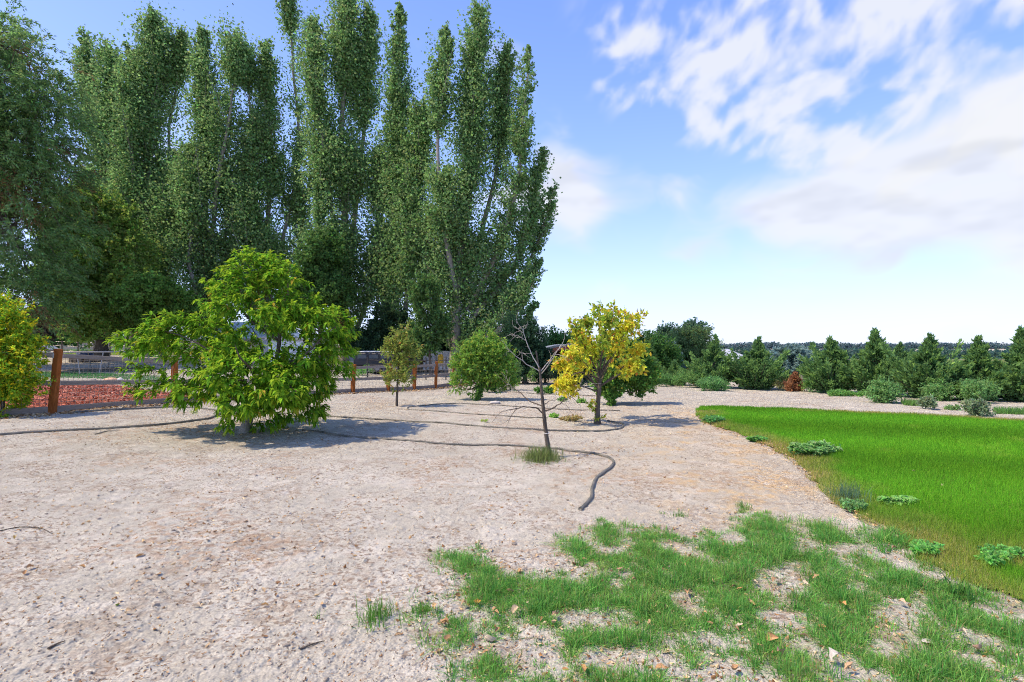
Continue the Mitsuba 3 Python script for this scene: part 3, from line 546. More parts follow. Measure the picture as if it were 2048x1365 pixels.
def peach_tree():
    rng = np.random.default_rng(60); Y = 8.6; px = Y / F
    k = thing('peach_tree', 'large bright green peach tree with long drooping leaves on the bare dirt', 'tree')
    P = rooted(smooth_line(line3([(490, 865), (496, 840), (508, 812), (522, 790)], Y), 12))
    part(k, 'trunk', mikit.ply(tube(P, np.linspace(.085, .06, 12) * (1 + .35 * np.exp(-np.arange(12) / 1.2)), 12), 'pale_bark_bsdf', smooth=True))
    LIMB = [[(522, 790), (545, 745), (558, 690), (556, 640), (535, 570), (520, 525)], [(518, 796), (480, 760, -.2), (430, 710, -.4), (370, 675, -.5), (300, 655, -.5)], [(522, 792), (560, 755, -.2), (610, 710, -.4), (650, 670, -.4), (675, 650, -.4)],
            [(512, 806), (460, 790, .1), (400, 775, .1), (345, 760, .1), (300, 762, 0)], [(520, 795), (570, 780, .2), (620, 775, .3), (660, 745, .4)], [(556, 650), (590, 620, .2), (620, 605, .3)], [(556, 680), (500, 640, .2), (465, 590, .3), (460, 560, .3)],
            [(516, 800), (500, 775, -.6), (480, 760, -1.0), (455, 775, -1.2)], [(518, 798), (560, 770, -.6), (590, 780, -1.0), (600, 800, -1.1)], [(520, 792), (520, 740, .6), (520, 690, 1.0), (500, 650, 1.1)], [(470, 760), (430, 735, .6), (390, 700, 1.0)], [(545, 745), (600, 715, .7), (650, 700, 1.1)], [(556, 640), (575, 590, -.3), (575, 560, -.4)], [(520, 800), (505, 745, -.9), (480, 715, -1.3), (470, 690, -1.4)]]
    for i, l in enumerate(LIMB):
        Q = smooth_line(line3(l, Y), 16); part(k, 'branch', mikit.ply(tube(Q, np.linspace(.05 if i == 0 else .028, .005, 16), 7), 'bark_bsdf', smooth=True))
    LOBE = np.array([(518, 542, 44, 34, 0, .5), (470, 575, 40, 28, .1, .5), (560, 568, 46, 34, 0, .5), (500, 610, 60, 34, 0, .9), (605, 622, 48, 30, .1, .8), (650, 650, 40, 32, 0, .7), (640, 705, 52, 40, 0, 1.0), (570, 640, 46, 30, -.5, .6),
                     (335, 657, 44, 20, -.2, .6), (292, 682, 28, 24, -.2, .5), (390, 655, 44, 24, 0, .7), (360, 695, 50, 26, -.1, .8), (300, 742, 34, 12, 0, .3), (284, 778, 20, 12, -.1, .2), (335, 772, 24, 14, 0, .3), (430, 700, 40, 26, .1, .9), (420, 760, 44, 34, -.3, .8),
                     (485, 740, 46, 34, -.7, .7), (520, 790, 52, 30, -.8, .6), (462, 812, 26, 24, -.7, .3), (455, 843, 10, 10, -.7, .1), (600, 770, 44, 36, -.4, .8), (625, 815, 20, 22, -.3, .3), (684, 692, 16, 12, 0, .3), (655, 745, 32, 28, .1, .6), (440, 655, 36, 24, .2, .8), (545, 835, 40, 10, .2, .3), (380, 790, 26, 14, -.3, .3), (560, 780, 40, 26, -1.0, .4), (580, 720, 50, 34, .9, .5), (480, 690, 60, 30, 1.0, .5), (310, 700, 40, 18, .3, .4), (550, 730, 40, 22, -.6, .5), (540, 660, 30, 20, .5, .6), (470, 700, 30, 30, -.4, .5)], float)
    n = 1800; w = LOBE[:, 2] * LOBE[:, 3]; i = rng.choice(len(LOBE), n, p=w / w.sum()); l = LOBE[i]
    u = unit(rng.normal(size=(n, 3))); rr = np.where(rng.random(n) < .7, .72 + .28 * rng.random(n), rng.random(n))
    o = at(l[:, 0], l[:, 1], Y + l[:, 4]) + u * rr[:, None] * np.stack([l[:, 2] * px, l[:, 5], l[:, 3] * px], 1)
    # windows through the crown that the photograph shows
    sx, sy = 1024 + o[:, 0] / o[:, 1] * F, HORIZON - (o[:, 2] - EYE) / o[:, 1] * F
    hole = (np.hypot((sx - 494) / 10, (sy - 677) / 13) < 1) | (np.hypot((sx - 579) / 9, (sy - 707) / 9) < 1) | (np.hypot((sx - 545) / 6, (sy - 706) / 6) < 1)
    o, u = o[~hole], u[~hole]; n = len(o)
    ctr = np.array([P[-1, 0], Y, 1.3])
    outw = unit((o - ctr) * np.array([1, 1, .3])); D = unit(outw * .8 + u * .3 + UPV * rng.uniform(.0, .6, (n, 1)) + rng.normal(0, .25, (n, 3)))
    order = np.argsort(np.linalg.norm(o - [0, 0, EYE], axis=1)); rest = Acc()
    for r_, j in enumerate(order):
        m = int(rng.integers(11, 17)); s = np.sort(rng.random(m)) ** .8; Ls = rng.uniform(.10, .20)
        base = o[j] + D[j] * (s * Ls)[:, None] - UPV * (.5 * (s * Ls) ** 2 / .2)[:, None] * .4
        a = np.arange(m) * 2.4 + rng.uniform(0, 6); side = unit(np.cross(D[j], UPV)); up2 = np.cross(side, D[j])
        dr_ = unit(D[j] * (.35 + .5 * s)[:, None] + side * np.cos(a)[:, None] * .8 + up2 * np.sin(a)[:, None] * .55 + rng.normal(0, .28, (m, 3)))
        young = s > .72
        c = tint(rng, (.088, .192, .018), m, .08, .25); c[young] = tint(rng, (.165, .26, .020), young.sum(), .08, .15)
        if rng.random() < .05: c[-2:] = tint(rng, (.45, .36, .05), 2, .05, .1)
        a_ = Acc() if r_ < 290 else rest
        long_leaves(a_, base, dr_, rng.uniform(.080, .120, m), rng.uniform(.034, .048, m), c, rng.uniform(.4, 1.1))
        a_.add(*tube([o[j] - D[j] * .06, o[j] + D[j] * Ls * .5, base[-1]], [.004, .003, .002], 3), (.18, .12, .05))
        if r_ < 290: part(k, 'leafy_shoot', a_.shape('leaf_bsdf'))
    part(k, 'foliage', rest.shape('leaf_bsdf'), stuff=True)
peach_tree()

# ------------------------------------------------------------------ the dead sapling and its stake
def dead_sapling():
    rng = np.random.default_rng(70); Y = 6.75
    k = thing('dead_sapling', 'leafless dead sapling with bare forking grey branches', 'tree')
    P = rooted(smooth_line(line3([(1099, 908), (1094, 880), (1090, 850), (1086, 810), (1083, 780), (1081, 757), (1079, 735)], Y), 30))
    part(k, 'trunk', mikit.ply(tube(P, np.linspace(.034, .013, 30), 10), 'bark_bsdf', smooth=True))
    B = [([(1079, 737), (1060, 702), (1048, 668), (1043, 657), (1031, 642)], .010), ([(1047, 667), (1038, 660), (1031, 653)], .005), ([(1045, 661), (1050, 656), (1054, 650)], .004), ([(1050, 681), (1040, 674), (1031, 670)], .005), ([(1062, 708), (1046, 707), (1036, 701)], .004), ([(1040, 674), (1034, 676, .1), (1026, 668, .1)], .003),
         ([(1079, 743), (1050, 726, -.1), (1022, 704, -.2), (1003, 680, -.3)], .009), ([(1081, 744), (1100, 719, .1), (1115, 700, .1), (1126, 684, .15), (1131, 664, .15)], .008), ([(1083, 748), (1098, 728, -.1), (1112, 706, -.2), (1123, 688, -.25)], .008), ([(1110, 709), (1122, 711, -.1), (1134, 722, -.1)], .004), ([(1118, 695), (1130, 690), (1142, 687)], .003),
         ([(1084, 826), (1076, 818), (1064, 815, -.1), (1050, 814, -.2), (1034, 817, -.3), (1020, 838, -.35), (1012, 855, -.35)], .014), ([(1034, 817, -.3), (1018, 820, -.4), (1000, 826, -.5), (984, 845, -.5)], .007), ([(1083, 812), (1058, 802, .1), (1040, 785, .2), (1014, 768, .3), (988, 744, .4)], .011), ([(1090, 823), (1108, 815, -.1), (1122, 806, -.2), (1152, 785, -.3), (1176, 772, -.3)], .013), ([(1090, 809), (1098, 803, .2), (1112, 800, .3), (1140, 797, .4)], .006),
         ([(1012, 768, .3), (1012, 755, .3), (1016, 742, .3)], .004), ([(1030, 778, .25), (1012, 772, .2), (1004, 778, .2)], .003), ([(1122, 806, -.2), (1134, 812, -.2), (1142, 826, -.2)], .004), ([(1152, 785, -.3), (1160, 775, -.3), (1158, 762, -.3)], .004), ([(1140, 793, -.25), (1150, 800, -.2), (1160, 812, -.2)], .004), ([(1020, 838, -.35), (1008, 846, -.3), (1000, 850, -.3)], .003)]
    ends = []
    for pl, r in B:
        Q = smooth_line(line3(pl, Y), 14); Q[1:] += rng.normal(0, .0035, Q[1:].shape)
        part(k, 'branch', mikit.ply(tube(Q, np.linspace(r * .85, .002, 14), 6), 'silver_bark_bsdf' if pl[0][1] < 760 else 'bark_bsdf', smooth=True)); ends.append(Q)
    tw = Acc()
    for Q in ends:
        for _ in range(3):
            j = rng.integers(4, 14); d = unit(Q[j] - Q[j - 1] + rng.normal(0, .035, 3)); L = rng.uniform(.05, .20)
            e = Q[j] + d * L * .5 + rng.normal(0, .02, 3); tw.add(*tube(smooth_line([Q[j], e, e + unit(d + rng.normal(0, .5, 3)) * L * .5], 5), np.linspace(.0025, .0012, 5), 4))
    part(k, 'twigs', mikit.ply((np.vstack(tw.v), np.vstack(tw.f)), 'silver_bark_bsdf', smooth=True), stuff=True)
    tie = trimesh.creation.torus(.033, .004, 16, 6); tie.apply_transform(trimesh.transformations.rotation_matrix(.12, [1, 0, 0])); c = at(1093, 866, Y); tie.apply_translation(c)
    a = Acc(); a.add(tie.vertices, tie.faces, (.75, .75, .74)); part(k, 'tie', a.shape('paint_bsdf', True), 'white tie round the trunk')
    Q = line3([(1082, 760, .04), (1078, 738, .04), (1075, 720, .04), (1072, 702, .04)], Y)
    whole(thing('wooden_stake', 'brown wooden stake rising beside the top of the dead sapling', 'stake'), mikit.ply(tube(Q, .011, 8), 'bark_bsdf', smooth=True))
dead_sapling()

# ------------------------------------------------------------------ junipers along the far right edge
def juniper(label, base, top, width, seed, lean=0.0, dark=1.3, dome=False, n=95, name='juniper', cat='juniper', col=(.052, .105, .040), group='junipers in a row along the far right edge of the dirt', tipc=(.11, .18, .045), spire=.16, Yd=None):
    rng = np.random.default_rng(seed); g = ground_at(*base); Y = Yd or g[1]; px = Y / F
    g = np.array([(base[0] - 1024) / F * Y, Y, gh((base[0] - 1024) / F * Y, Y)])
    H = (base[1] - top[1]) * px; Wd = width * px / 2; k = thing(name, label, cat, group)
    P = np.array([g + [0, 0, -.03], g + [(top[0] - base[0]) * px * .3, 0, H * .5], g + [(top[0] - base[0]) * px, 0, H * .97]]); P = smooth_line(P, 20)
    part(k, 'trunk', mikit.ply(tube(P, np.linspace(.06, .01, 20), 6), 'bark_bsdf', smooth=True)); acc = Acc(); wood = Acc()
    t = np.concatenate([rng.random(n) ** 1.35 * .86 + .02, np.linspace(.62, 1, 30)])
    for tt in t:
        a = rng.uniform(0, 2 * np.pi)
        env = Wd * np.interp(tt, [0, .12, .35, .6, .8, .9, 1], [.95, 1.15, .92, .50, .22, spire * .75, spire * .25]) * (rng.uniform(.6, 1.25) if tt < .5 else rng.uniform(.6, 1.1))
        if dome: env = Wd * math.sqrt(max(1 - tt ** 2, .02)) * rng.uniform(.8, 1.05)
        e = np.radians(rng.uniform(-5, 25) if dome else rng.uniform(18, 50) if tt < .8 else rng.uniform(50, 78)); q = P[int(np.clip(tt - env * math.tan(e) * .85 / H, .01, .97) * 19)]; d = np.array([np.cos(a) * np.cos(e), np.sin(a) * np.cos(e), np.sin(e)])
        L = env / np.cos(e) * .9; m = max(int(22 + L * 78), 18)
        s = (.18 + .82 * rng.random(m) ** .75); side = np.cross(d, rng.normal(size=3)); 
        c = q + d * (s * L)[:, None] + rng.normal(0, 1, (m, 3)) * (.07 * (1.25 - s))[:, None] * min(1.6, .6 + L) + UPV * (.10 * (s * L) ** 2)[:, None]
        D = unit(d + rng.normal(0, .38, (m, 3)) + UPV * .15)
        l = rng.uniform(.09, .17, m) * (1 if tt < .7 else .8); young = np.clip((s - .55) / .45, 0, 1)[:, None] * rng.random((m, 1))
        C = (np.asarray(col) * (1 - young) + np.asarray(tipc) * young) * (1 + rng.normal(0, .25, (m, 1))) * dark * (2.0 if max(tipc) < .3 else 1.3)
        leaf_mesh(acc, c, D, frames(D, rng), l, l * .42, np.clip(C, .004, 1), .1)
        wood.add(*tube([q, q + d * L * .5, q + d * L * .9], [.018, .012, .004], 4))
    part(k, 'branches', mikit.ply((np.vstack(wood.v), np.vstack(wood.f)), 'bark_bsdf', smooth=True)); part(k, 'crown', acc.shape('leaf_bsdf'))
juniper('small young juniper, leftmost of the row beyond the dirt', (1350, 771), (1349, 722), 46, 81, n=60)
juniper('juniper with a thin bare-sided spire, next to the small young one', (1424, 776), (1432, 668), 96, 82)
juniper('wide dense juniper left of the dead brown shrub', (1510, 779), (1518, 674), 112, 83, n=120)
juniper('juniper just right of the dead brown shrub and grey post', (1664, 786), (1661, 673), 122, 84, n=120)
juniper('tallest juniper of the row, with three pointed tops', (1755, 790), (1750, 657), 130, 85, n=125, spire=.2)
juniper('juniper with a top leaning right, third from the right edge', (1856, 797), (1862, 667), 128, 86, n=120)
juniper('second juniper from the right edge, with a slim pointed top', (1956, 800), (1957, 672), 118, 87, n=110)
juniper('rightmost juniper, cut by the right picture edge', (2044, 803), (2042, 656), 116, 88, n=120)
juniper('thin dark juniper spire behind the dark green fruit tree', (1297, 768), (1297, 658), 56, 89, n=70)
juniper('pine-like conifer behind the row, between the blue spruce and the brown shrub', (1628, 762), (1624, 690), 74, 90, n=90, name='conifer', cat='conifer', group=None, Yd=30, col=(.05, .10, .045))
juniper('conifer behind the row in the gap right of the tall juniper', (1800, 775), (1800, 705), 70, 91, n=70, name='conifer', cat='conifer', group=None, Yd=30, col=(.05, .10, .045))
juniper('blue-grey spruce with a domed top behind the dead brown shrub', (1584, 768), (1582, 697), 110, 92, n=150, name='blue_spruce', cat='spruce', group=None, Yd=28, dark=1.2, col=(.085, .135, .125), tipc=(.17, .235, .225), dome=True)
juniper('small blue-grey spruce behind the young juniper, below the big willowy tree', (1338, 765), (1340, 686), 66, 93, n=90, name='blue_spruce', cat='spruce', group=None, Yd=27, dark=1.2, col=(.075, .12, .115), tipc=(.15, .205, .20), dome=True)
juniper('dead rust-brown shrub between two junipers', (1589, 783), (1590, 748), 34, 94, n=36, name='dead_shrub', cat='shrub', group=None, col=(.22, .11, .06), tipc=(.32, .18, .10))
lobed('willowy_tree', 'rounded willowy tree standing above the junipers, tallest on the right', 34, [(1388, 752), (1388, 720), (1385, 690)], [(1395, 700, 40, 40), (1370, 690, 36, 30), (1410, 720, 30, 34), (1385, 675, 34, 18), (1355, 700, 30, 26), (1390, 740, 40, 20), (1365, 725, 34, 24)], 700, 34, .16, (.085, .135, .055), 101, shoot=.8, trunk_r=.16, aspect=.35, updir=.2, gap=.38, droop=.15)
lobed('broadleaf_tree', 'blue-green airy tree behind the willowy tree', 46, [(1350, 748), (1350, 710)], [(1350, 680, 34, 22), (1330, 695, 26, 20), (1370, 668, 28, 18), (1392, 664, 20, 12)], 300, 34, .24, (.065, .12, .075), 102, shoot=1.0, trunk_r=.2, gap=.42)
lobed('broadleaf_tree', 'bright green bushy tree behind the dark green fruit tree', 26, [(1318, 766), (1318, 730)], [(1300, 700, 30, 28), (1330, 710, 28, 26), (1310, 735, 36, 26), (1280, 730, 26, 30), (1345, 735, 20, 18), (1295, 755, 34, 16)], 520, 34, .13, (.06, .13, .035), 103, shoot=.6, trunk_r=.12, gap=.36)
lobed('broadleaf_tree', 'green rounded tree behind the pavilion roof', 38, [(1112, 745), (1112, 720)], [(1105, 690, 34, 26), (1140, 695, 30, 24), (1085, 690, 26, 22), (1160, 712, 24, 20)], 420, 34, .2, (.07, .15, .045), 104, shoot=.8, trunk_r=.16, gap=.38)
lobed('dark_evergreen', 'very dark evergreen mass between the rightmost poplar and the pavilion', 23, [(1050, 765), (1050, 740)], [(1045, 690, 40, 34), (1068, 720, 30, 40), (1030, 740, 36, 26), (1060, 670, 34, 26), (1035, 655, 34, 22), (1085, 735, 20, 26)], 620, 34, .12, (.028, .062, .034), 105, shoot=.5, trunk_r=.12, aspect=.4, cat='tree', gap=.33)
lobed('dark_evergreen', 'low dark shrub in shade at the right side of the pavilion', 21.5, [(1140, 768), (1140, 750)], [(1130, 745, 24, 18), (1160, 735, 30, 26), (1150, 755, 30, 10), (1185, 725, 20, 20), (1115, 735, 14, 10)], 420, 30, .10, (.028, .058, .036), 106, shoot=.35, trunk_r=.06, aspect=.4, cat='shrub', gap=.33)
lobed('weed', 'light green sapling weed at the foot of the dark evergreens', 19, None, [(1070, 755, 10, 16), (1076, 765, 8, 10)], 60, 14, .07, (.10, .17, .05), 107, shoot=.2, cat='weed', aspect=.5)

# ------------------------------------------------------------------ weeds and ground plants
def weed(label, px, py, w, h, seed, base=(.085, .16, .055), leaf=.065, n=None, per=20, name='weed', cat='weed', group=None, aspect=.4, gap=.25, sprinkle=None, face=.25):
    if cat == 'clover': face = 2.2
    Y = float(ground_at(px, py)[1]); s = Y / F
    n = n or int(np.clip(w * h * .22, 20, 520))
    base = np.array(base) * 1.35
    r_ = np.random.default_rng(seed); lob = [(px + w * r_.uniform(-.36, .36), py - h * r_.uniform(.2, .62), w * r_.uniform(.14, .26), h * r_.uniform(.2, .36), r_.normal(0, w * s * .15)) for _ in range(7)]
    lobed(name, label, Y, None, lob, int(n * .8), per, leaf, base, seed, group=group, shoot=h * s * .5, updir=.8, out=.6, spread=.24, aspect=aspect, gap=gap, cat=cat, sprinkle=sprinkle, face=face)
weed('bushy weed before the tall juniper, nearest to the lawn', 1762, 806, 46, 42, 201)
weed('bushy weed spreading at the foot of the tall juniper, on its right', 1778, 793, 44, 30, 202)
weed('tall bushy weed at the foot of the juniper third from the right', 1874, 802, 40, 40, 203)
weed('wide weed left of the second juniper from the right', 1958, 806, 66, 40, 204)
weed('grey-green weed standing alone between the lawn and the right junipers', 1952, 832, 26, 28, 205, (.11, .15, .085))
weed('grey-green weed at the end of a grass strip before the junipers', 1853, 819, 26, 20, 206, (.11, .15, .085))
weed('broad low weed mound in front of the spired juniper', 1430, 782, 90, 26, 207, (.075, .155, .055), n=420)
weed('weed clump under the willowy tree, left of the mound', 1376, 776, 46, 28, 208, (.08, .15, .05))
weed('grey weed between the small young juniper and the spired one', 1415, 774, 50, 34, 209, (.11, .16, .085))
weed('weed growth right of the dead brown shrub', 1625, 784, 40, 34, 210, (.08, .16, .045))
weed('low weed fringe under the juniper right of the brown shrub', 1700, 793, 90, 10, 211, (.09, .18, .05), n=240)
weed('dry yellow-green weed left of the dead brown shrub', 1563, 781, 30, 24, 212, (.20, .20, .085))
weed('weed growth in the dirt corner behind the dark green fruit tree', 1325, 774, 40, 22, 213, (.075, .15, .05))
weed('orange-brown dry weed stalk left of the spired juniper', 1390, 772, 22, 34, 214, (.34, .17, .06), per=12)
weed('dark leafy low plant on the dirt right of the dead sapling trunk', 1090, 787, 38, 12, 215, (.06, .13, .03), leaf=.08, aspect=.6, n=70)
weed('leafy plant tuft on the dirt behind the yellow tree', 1226, 795, 34, 12, 216, (.07, .15, .035), leaf=.08, aspect=.6, n=50)
weed('pale flat weed by the hose left of the yellow tree', 1103, 836, 26, 7, 217, (.13, .24, .05), leaf=.05, aspect=.7, n=24)
weed('dry brownish weed patch left of the yellow tree trunk', 1140, 842, 46, 9, 218, (.20, .17, .075), leaf=.04, n=80)
weed('small fresh weed beyond the hose near the yellow tree', 1162, 806, 16, 8, 219, (.10, .20, .05), n=18)
weed('small fresh weed just left of the one near the yellow tree', 1125, 804, 14, 9, 220, (.09, .18, .05), n=18)
tuft_thing(1080, 921, .19, .125, 900, 'weedy green and brownish clump at the foot of the dead sapling', (.115, .15, .05), name='weed', cat='weed', lean=.9, w=.006)
weed('pale bluish clover mound at the lawn edge', 1638, 910, 112, 20, 222, (.105, .195, .070), leaf=.045, aspect=.85, n=420, per=20, name='clover_mound', cat='clover', gap=.2)
weed('dark round clover clump on the far lawn edge', 1515, 884, 30, 8, 223, (.08, .18, .05), leaf=.05, aspect=.8, n=70, name='clover_mound', cat='clover')
weed('dark weed clump at the far left corner of the lawn', 1428, 846, 36, 10, 224, (.08, .18, .06), n=120)
weed('grey-green clover right of the stiff grass clump', 1795, 1010, 70, 13, 225, (.12, .225, .07), leaf=.035, aspect=.85, n=140, name='clover_mound', cat='clover')
weed('low leafy weed at the foot of the stiff grass clump', 1712, 1020, 56, 12, 226, (.10, .19, .07), leaf=.03, aspect=.8, n=70)
weed('low broad-leaved weed in the dry lawn edge, upper of two', 1860, 1105, 90, 9, 227, (.10, .22, .06), leaf=.035, aspect=.7, n=60)
weed('low broad-leaved weed in the dry lawn edge at the right picture border', 2000, 1122, 100, 12, 228, (.10, .23, .06), leaf=.035, aspect=.7, n=90)
weed('tiny pale weed on the dirt left of the dead sapling', 970, 845, 18, 5, 229, (.18, .24, .06), leaf=.04, aspect=.7, n=8, per=8)
weed('leafy weed beyond the fence, right of the first far post', 728, 752, 30, 18, 230, (.10, .21, .06))
weed('pale weed patch beyond the fence beside the leafy weed', 748, 748, 46, 12, 231, (.15, .20, .10), n=60, per=14)
weed('small sprout by the curved hose left of the peach tree', 386, 832, 14, 11, 232, (.16, .20, .06), leaf=.04, n=8, per=8)
weed('low weed in front of the far grass strip', 1905, 820, 30, 8, 233, (.11, .18, .07), n=24)
def strip(name, label, px_poly, n, h, base, seed, w=.014):
    rng = np.random.default_rng(seed); poly = polygon(px_poly); p = scatter(poly, n, rng, 0.0); acc = Acc()
    blades(acc, np.stack([p[:, 0], p[:, 1], gh(*p.T)], 1), h * rng.uniform(.5, 1.2, n), w, tint(rng, base, n, .08, .22), rng, .6, False)
    stuff(name, acc.shape('grass_bsdf'), label, 'grass')
strip('grass_strip', 'strip of low grass on the dirt before the right junipers', [(1802, 806), (1850, 808), (1846, 813), (1808, 811)], 900, .14, (.10, .19, .05), 301)
strip('grass_strip', 'thin strip of grass on the dirt at the right picture edge', [(1985, 823), (2080, 826), (2080, 832), (1990, 828)], 1200, .14, (.09, .19, .05), 302)
strip('grass_strip', 'dark green shaded grass beyond the left fence', [(60, 756), (60, 744), (180, 746), (330, 754), (330, 764), (200, 758)], 5200, .10, (.05, .14, .05), 303, .02)
# ------------------------------------------------------------------ post and rail fence with wire mesh
def fence():
    k = thing('post_and_rail_fence', 'post and rail fence of red-brown posts, weathered grey rails and wire mesh', 'fence')
    base = [(-60, 838), (104, 827), (347, 810), (705, 793), (776, 788), (828, 784), (871, 778), (907, 770), (932, 764)]
    tops = [(-56, 688), (117, 699), (350, 715), (708, 729), (779, 727), (830, 727), (873, 724), (908, 722), (933, 722)]
    dep = [None, None, 13.2, 17.0, 17.9, 18.7, 19.8, 21.6, 23.4]
    Bs, Ts = [], []
    for (bx, by), (tx, ty), Y in zip(base, tops, dep):
        b = ground_at(bx, by) if Y is None else at(bx, by, Y)
        b = np.array([b[0], b[1], gh(b[0], b[1])]); Bs.append(b); Ts.append(at(tx, ty, b[1]))
    Bs, Ts = np.array(Bs), np.array(Ts); n = len(Bs)
    for i in range(n):
        b, t = Bs[i], Ts[i]; d = unit(Bs[min(i + 1, n - 1)] - Bs[max(i - 1, 0)]); d = d @ trimesh.transformations.rotation_matrix(.5, [0, 0, 1])[:3, :3].T; ax = unit(t - b); y = unit(np.cross(ax, d)); x = np.cross(y, ax)
        v, f = box(.115, .115, np.linalg.norm(t - b) + .15, .008); part(k, 'post', mikit.ply((v @ np.array([x, y, ax]) + (b + t) / 2 - ax * .07, f), 'redwood_bsdf'))
    fr = np.array([[.10, .93], [.10, .91], [.12, .90], [.14, .86], [.14, .86], [.14, .86], [.14, .86], [.14, .86], [.14, .86]])
    rows = {'top_rail': lambda i: Bs[i] + (Ts[i] - Bs[i]) * (.90 if i < 3 else .88), 'middle_rail': lambda i: Bs[i] + (Ts[i] - Bs[i]) * (.47 if i < 3 else .48), 'bottom_board': lambda i: Bs[i] + np.array([0, 0, .07])}
    for name, fn in rows.items():
        for i in range(n - 1):
            p, q = fn(i), fn(i + 1); u = unit(q - p); off = unit(np.cross(UPV, u)) * 0
            v, f = beam(p + u * .06 + off, q - u * .06 + off, .042, .095 if name != 'bottom_board' else .15, .006); part(k, name, mikit.ply((v, f), 'grey_wood_bsdf'))
            for e, s in ((p, 1), (q, -1)):                                                  # galvanised bracket at each rail end
                if i < 3 and name != 'bottom_board':
                    v, f = beam(e + u * s * .06, e + u * s * .085, .05, .11, 0); part(k, 'rail_bracket', mikit.ply((v, f), 'wire_bsdf'))
    for i in range(n - 1):                                                                   # welded mesh behind the rails
        a = Acc(); p, q = Bs[i], Bs[i + 1]; u = unit(q - p); nr = unit(np.cross(UPV, u)); off = nr * .028 * (1 if nr[1] > 0 else -1)
        L = np.linalg.norm(q - p); step = .09 if i < 2 else .13; r = .0034 if i < 2 else .003
        h0, h1 = .02, (Ts[i] - Bs[i])[2] * .88
        for s in np.arange(.08, L - .05, step):
            b = p + u * s + off; t = b + (Ts[i] - Bs[i]) * .88; a.add(*tube([b + UPV * h0, t], r, 3))
        for h in np.arange(h0 + .03, h1, step):
            a.add(*tube([p + u * .05 + off + UPV * h, q - u * .05 + off + UPV * h * (Ts[i + 1] - Bs[i + 1])[2] / (Ts[i] - Bs[i])[2]], r, 3))
        part(k, 'wire_mesh', mikit.ply((np.vstack(a.v), np.vstack(a.f)), 'wire_bsdf'))
    return Bs, Ts
FB, FT = fence()

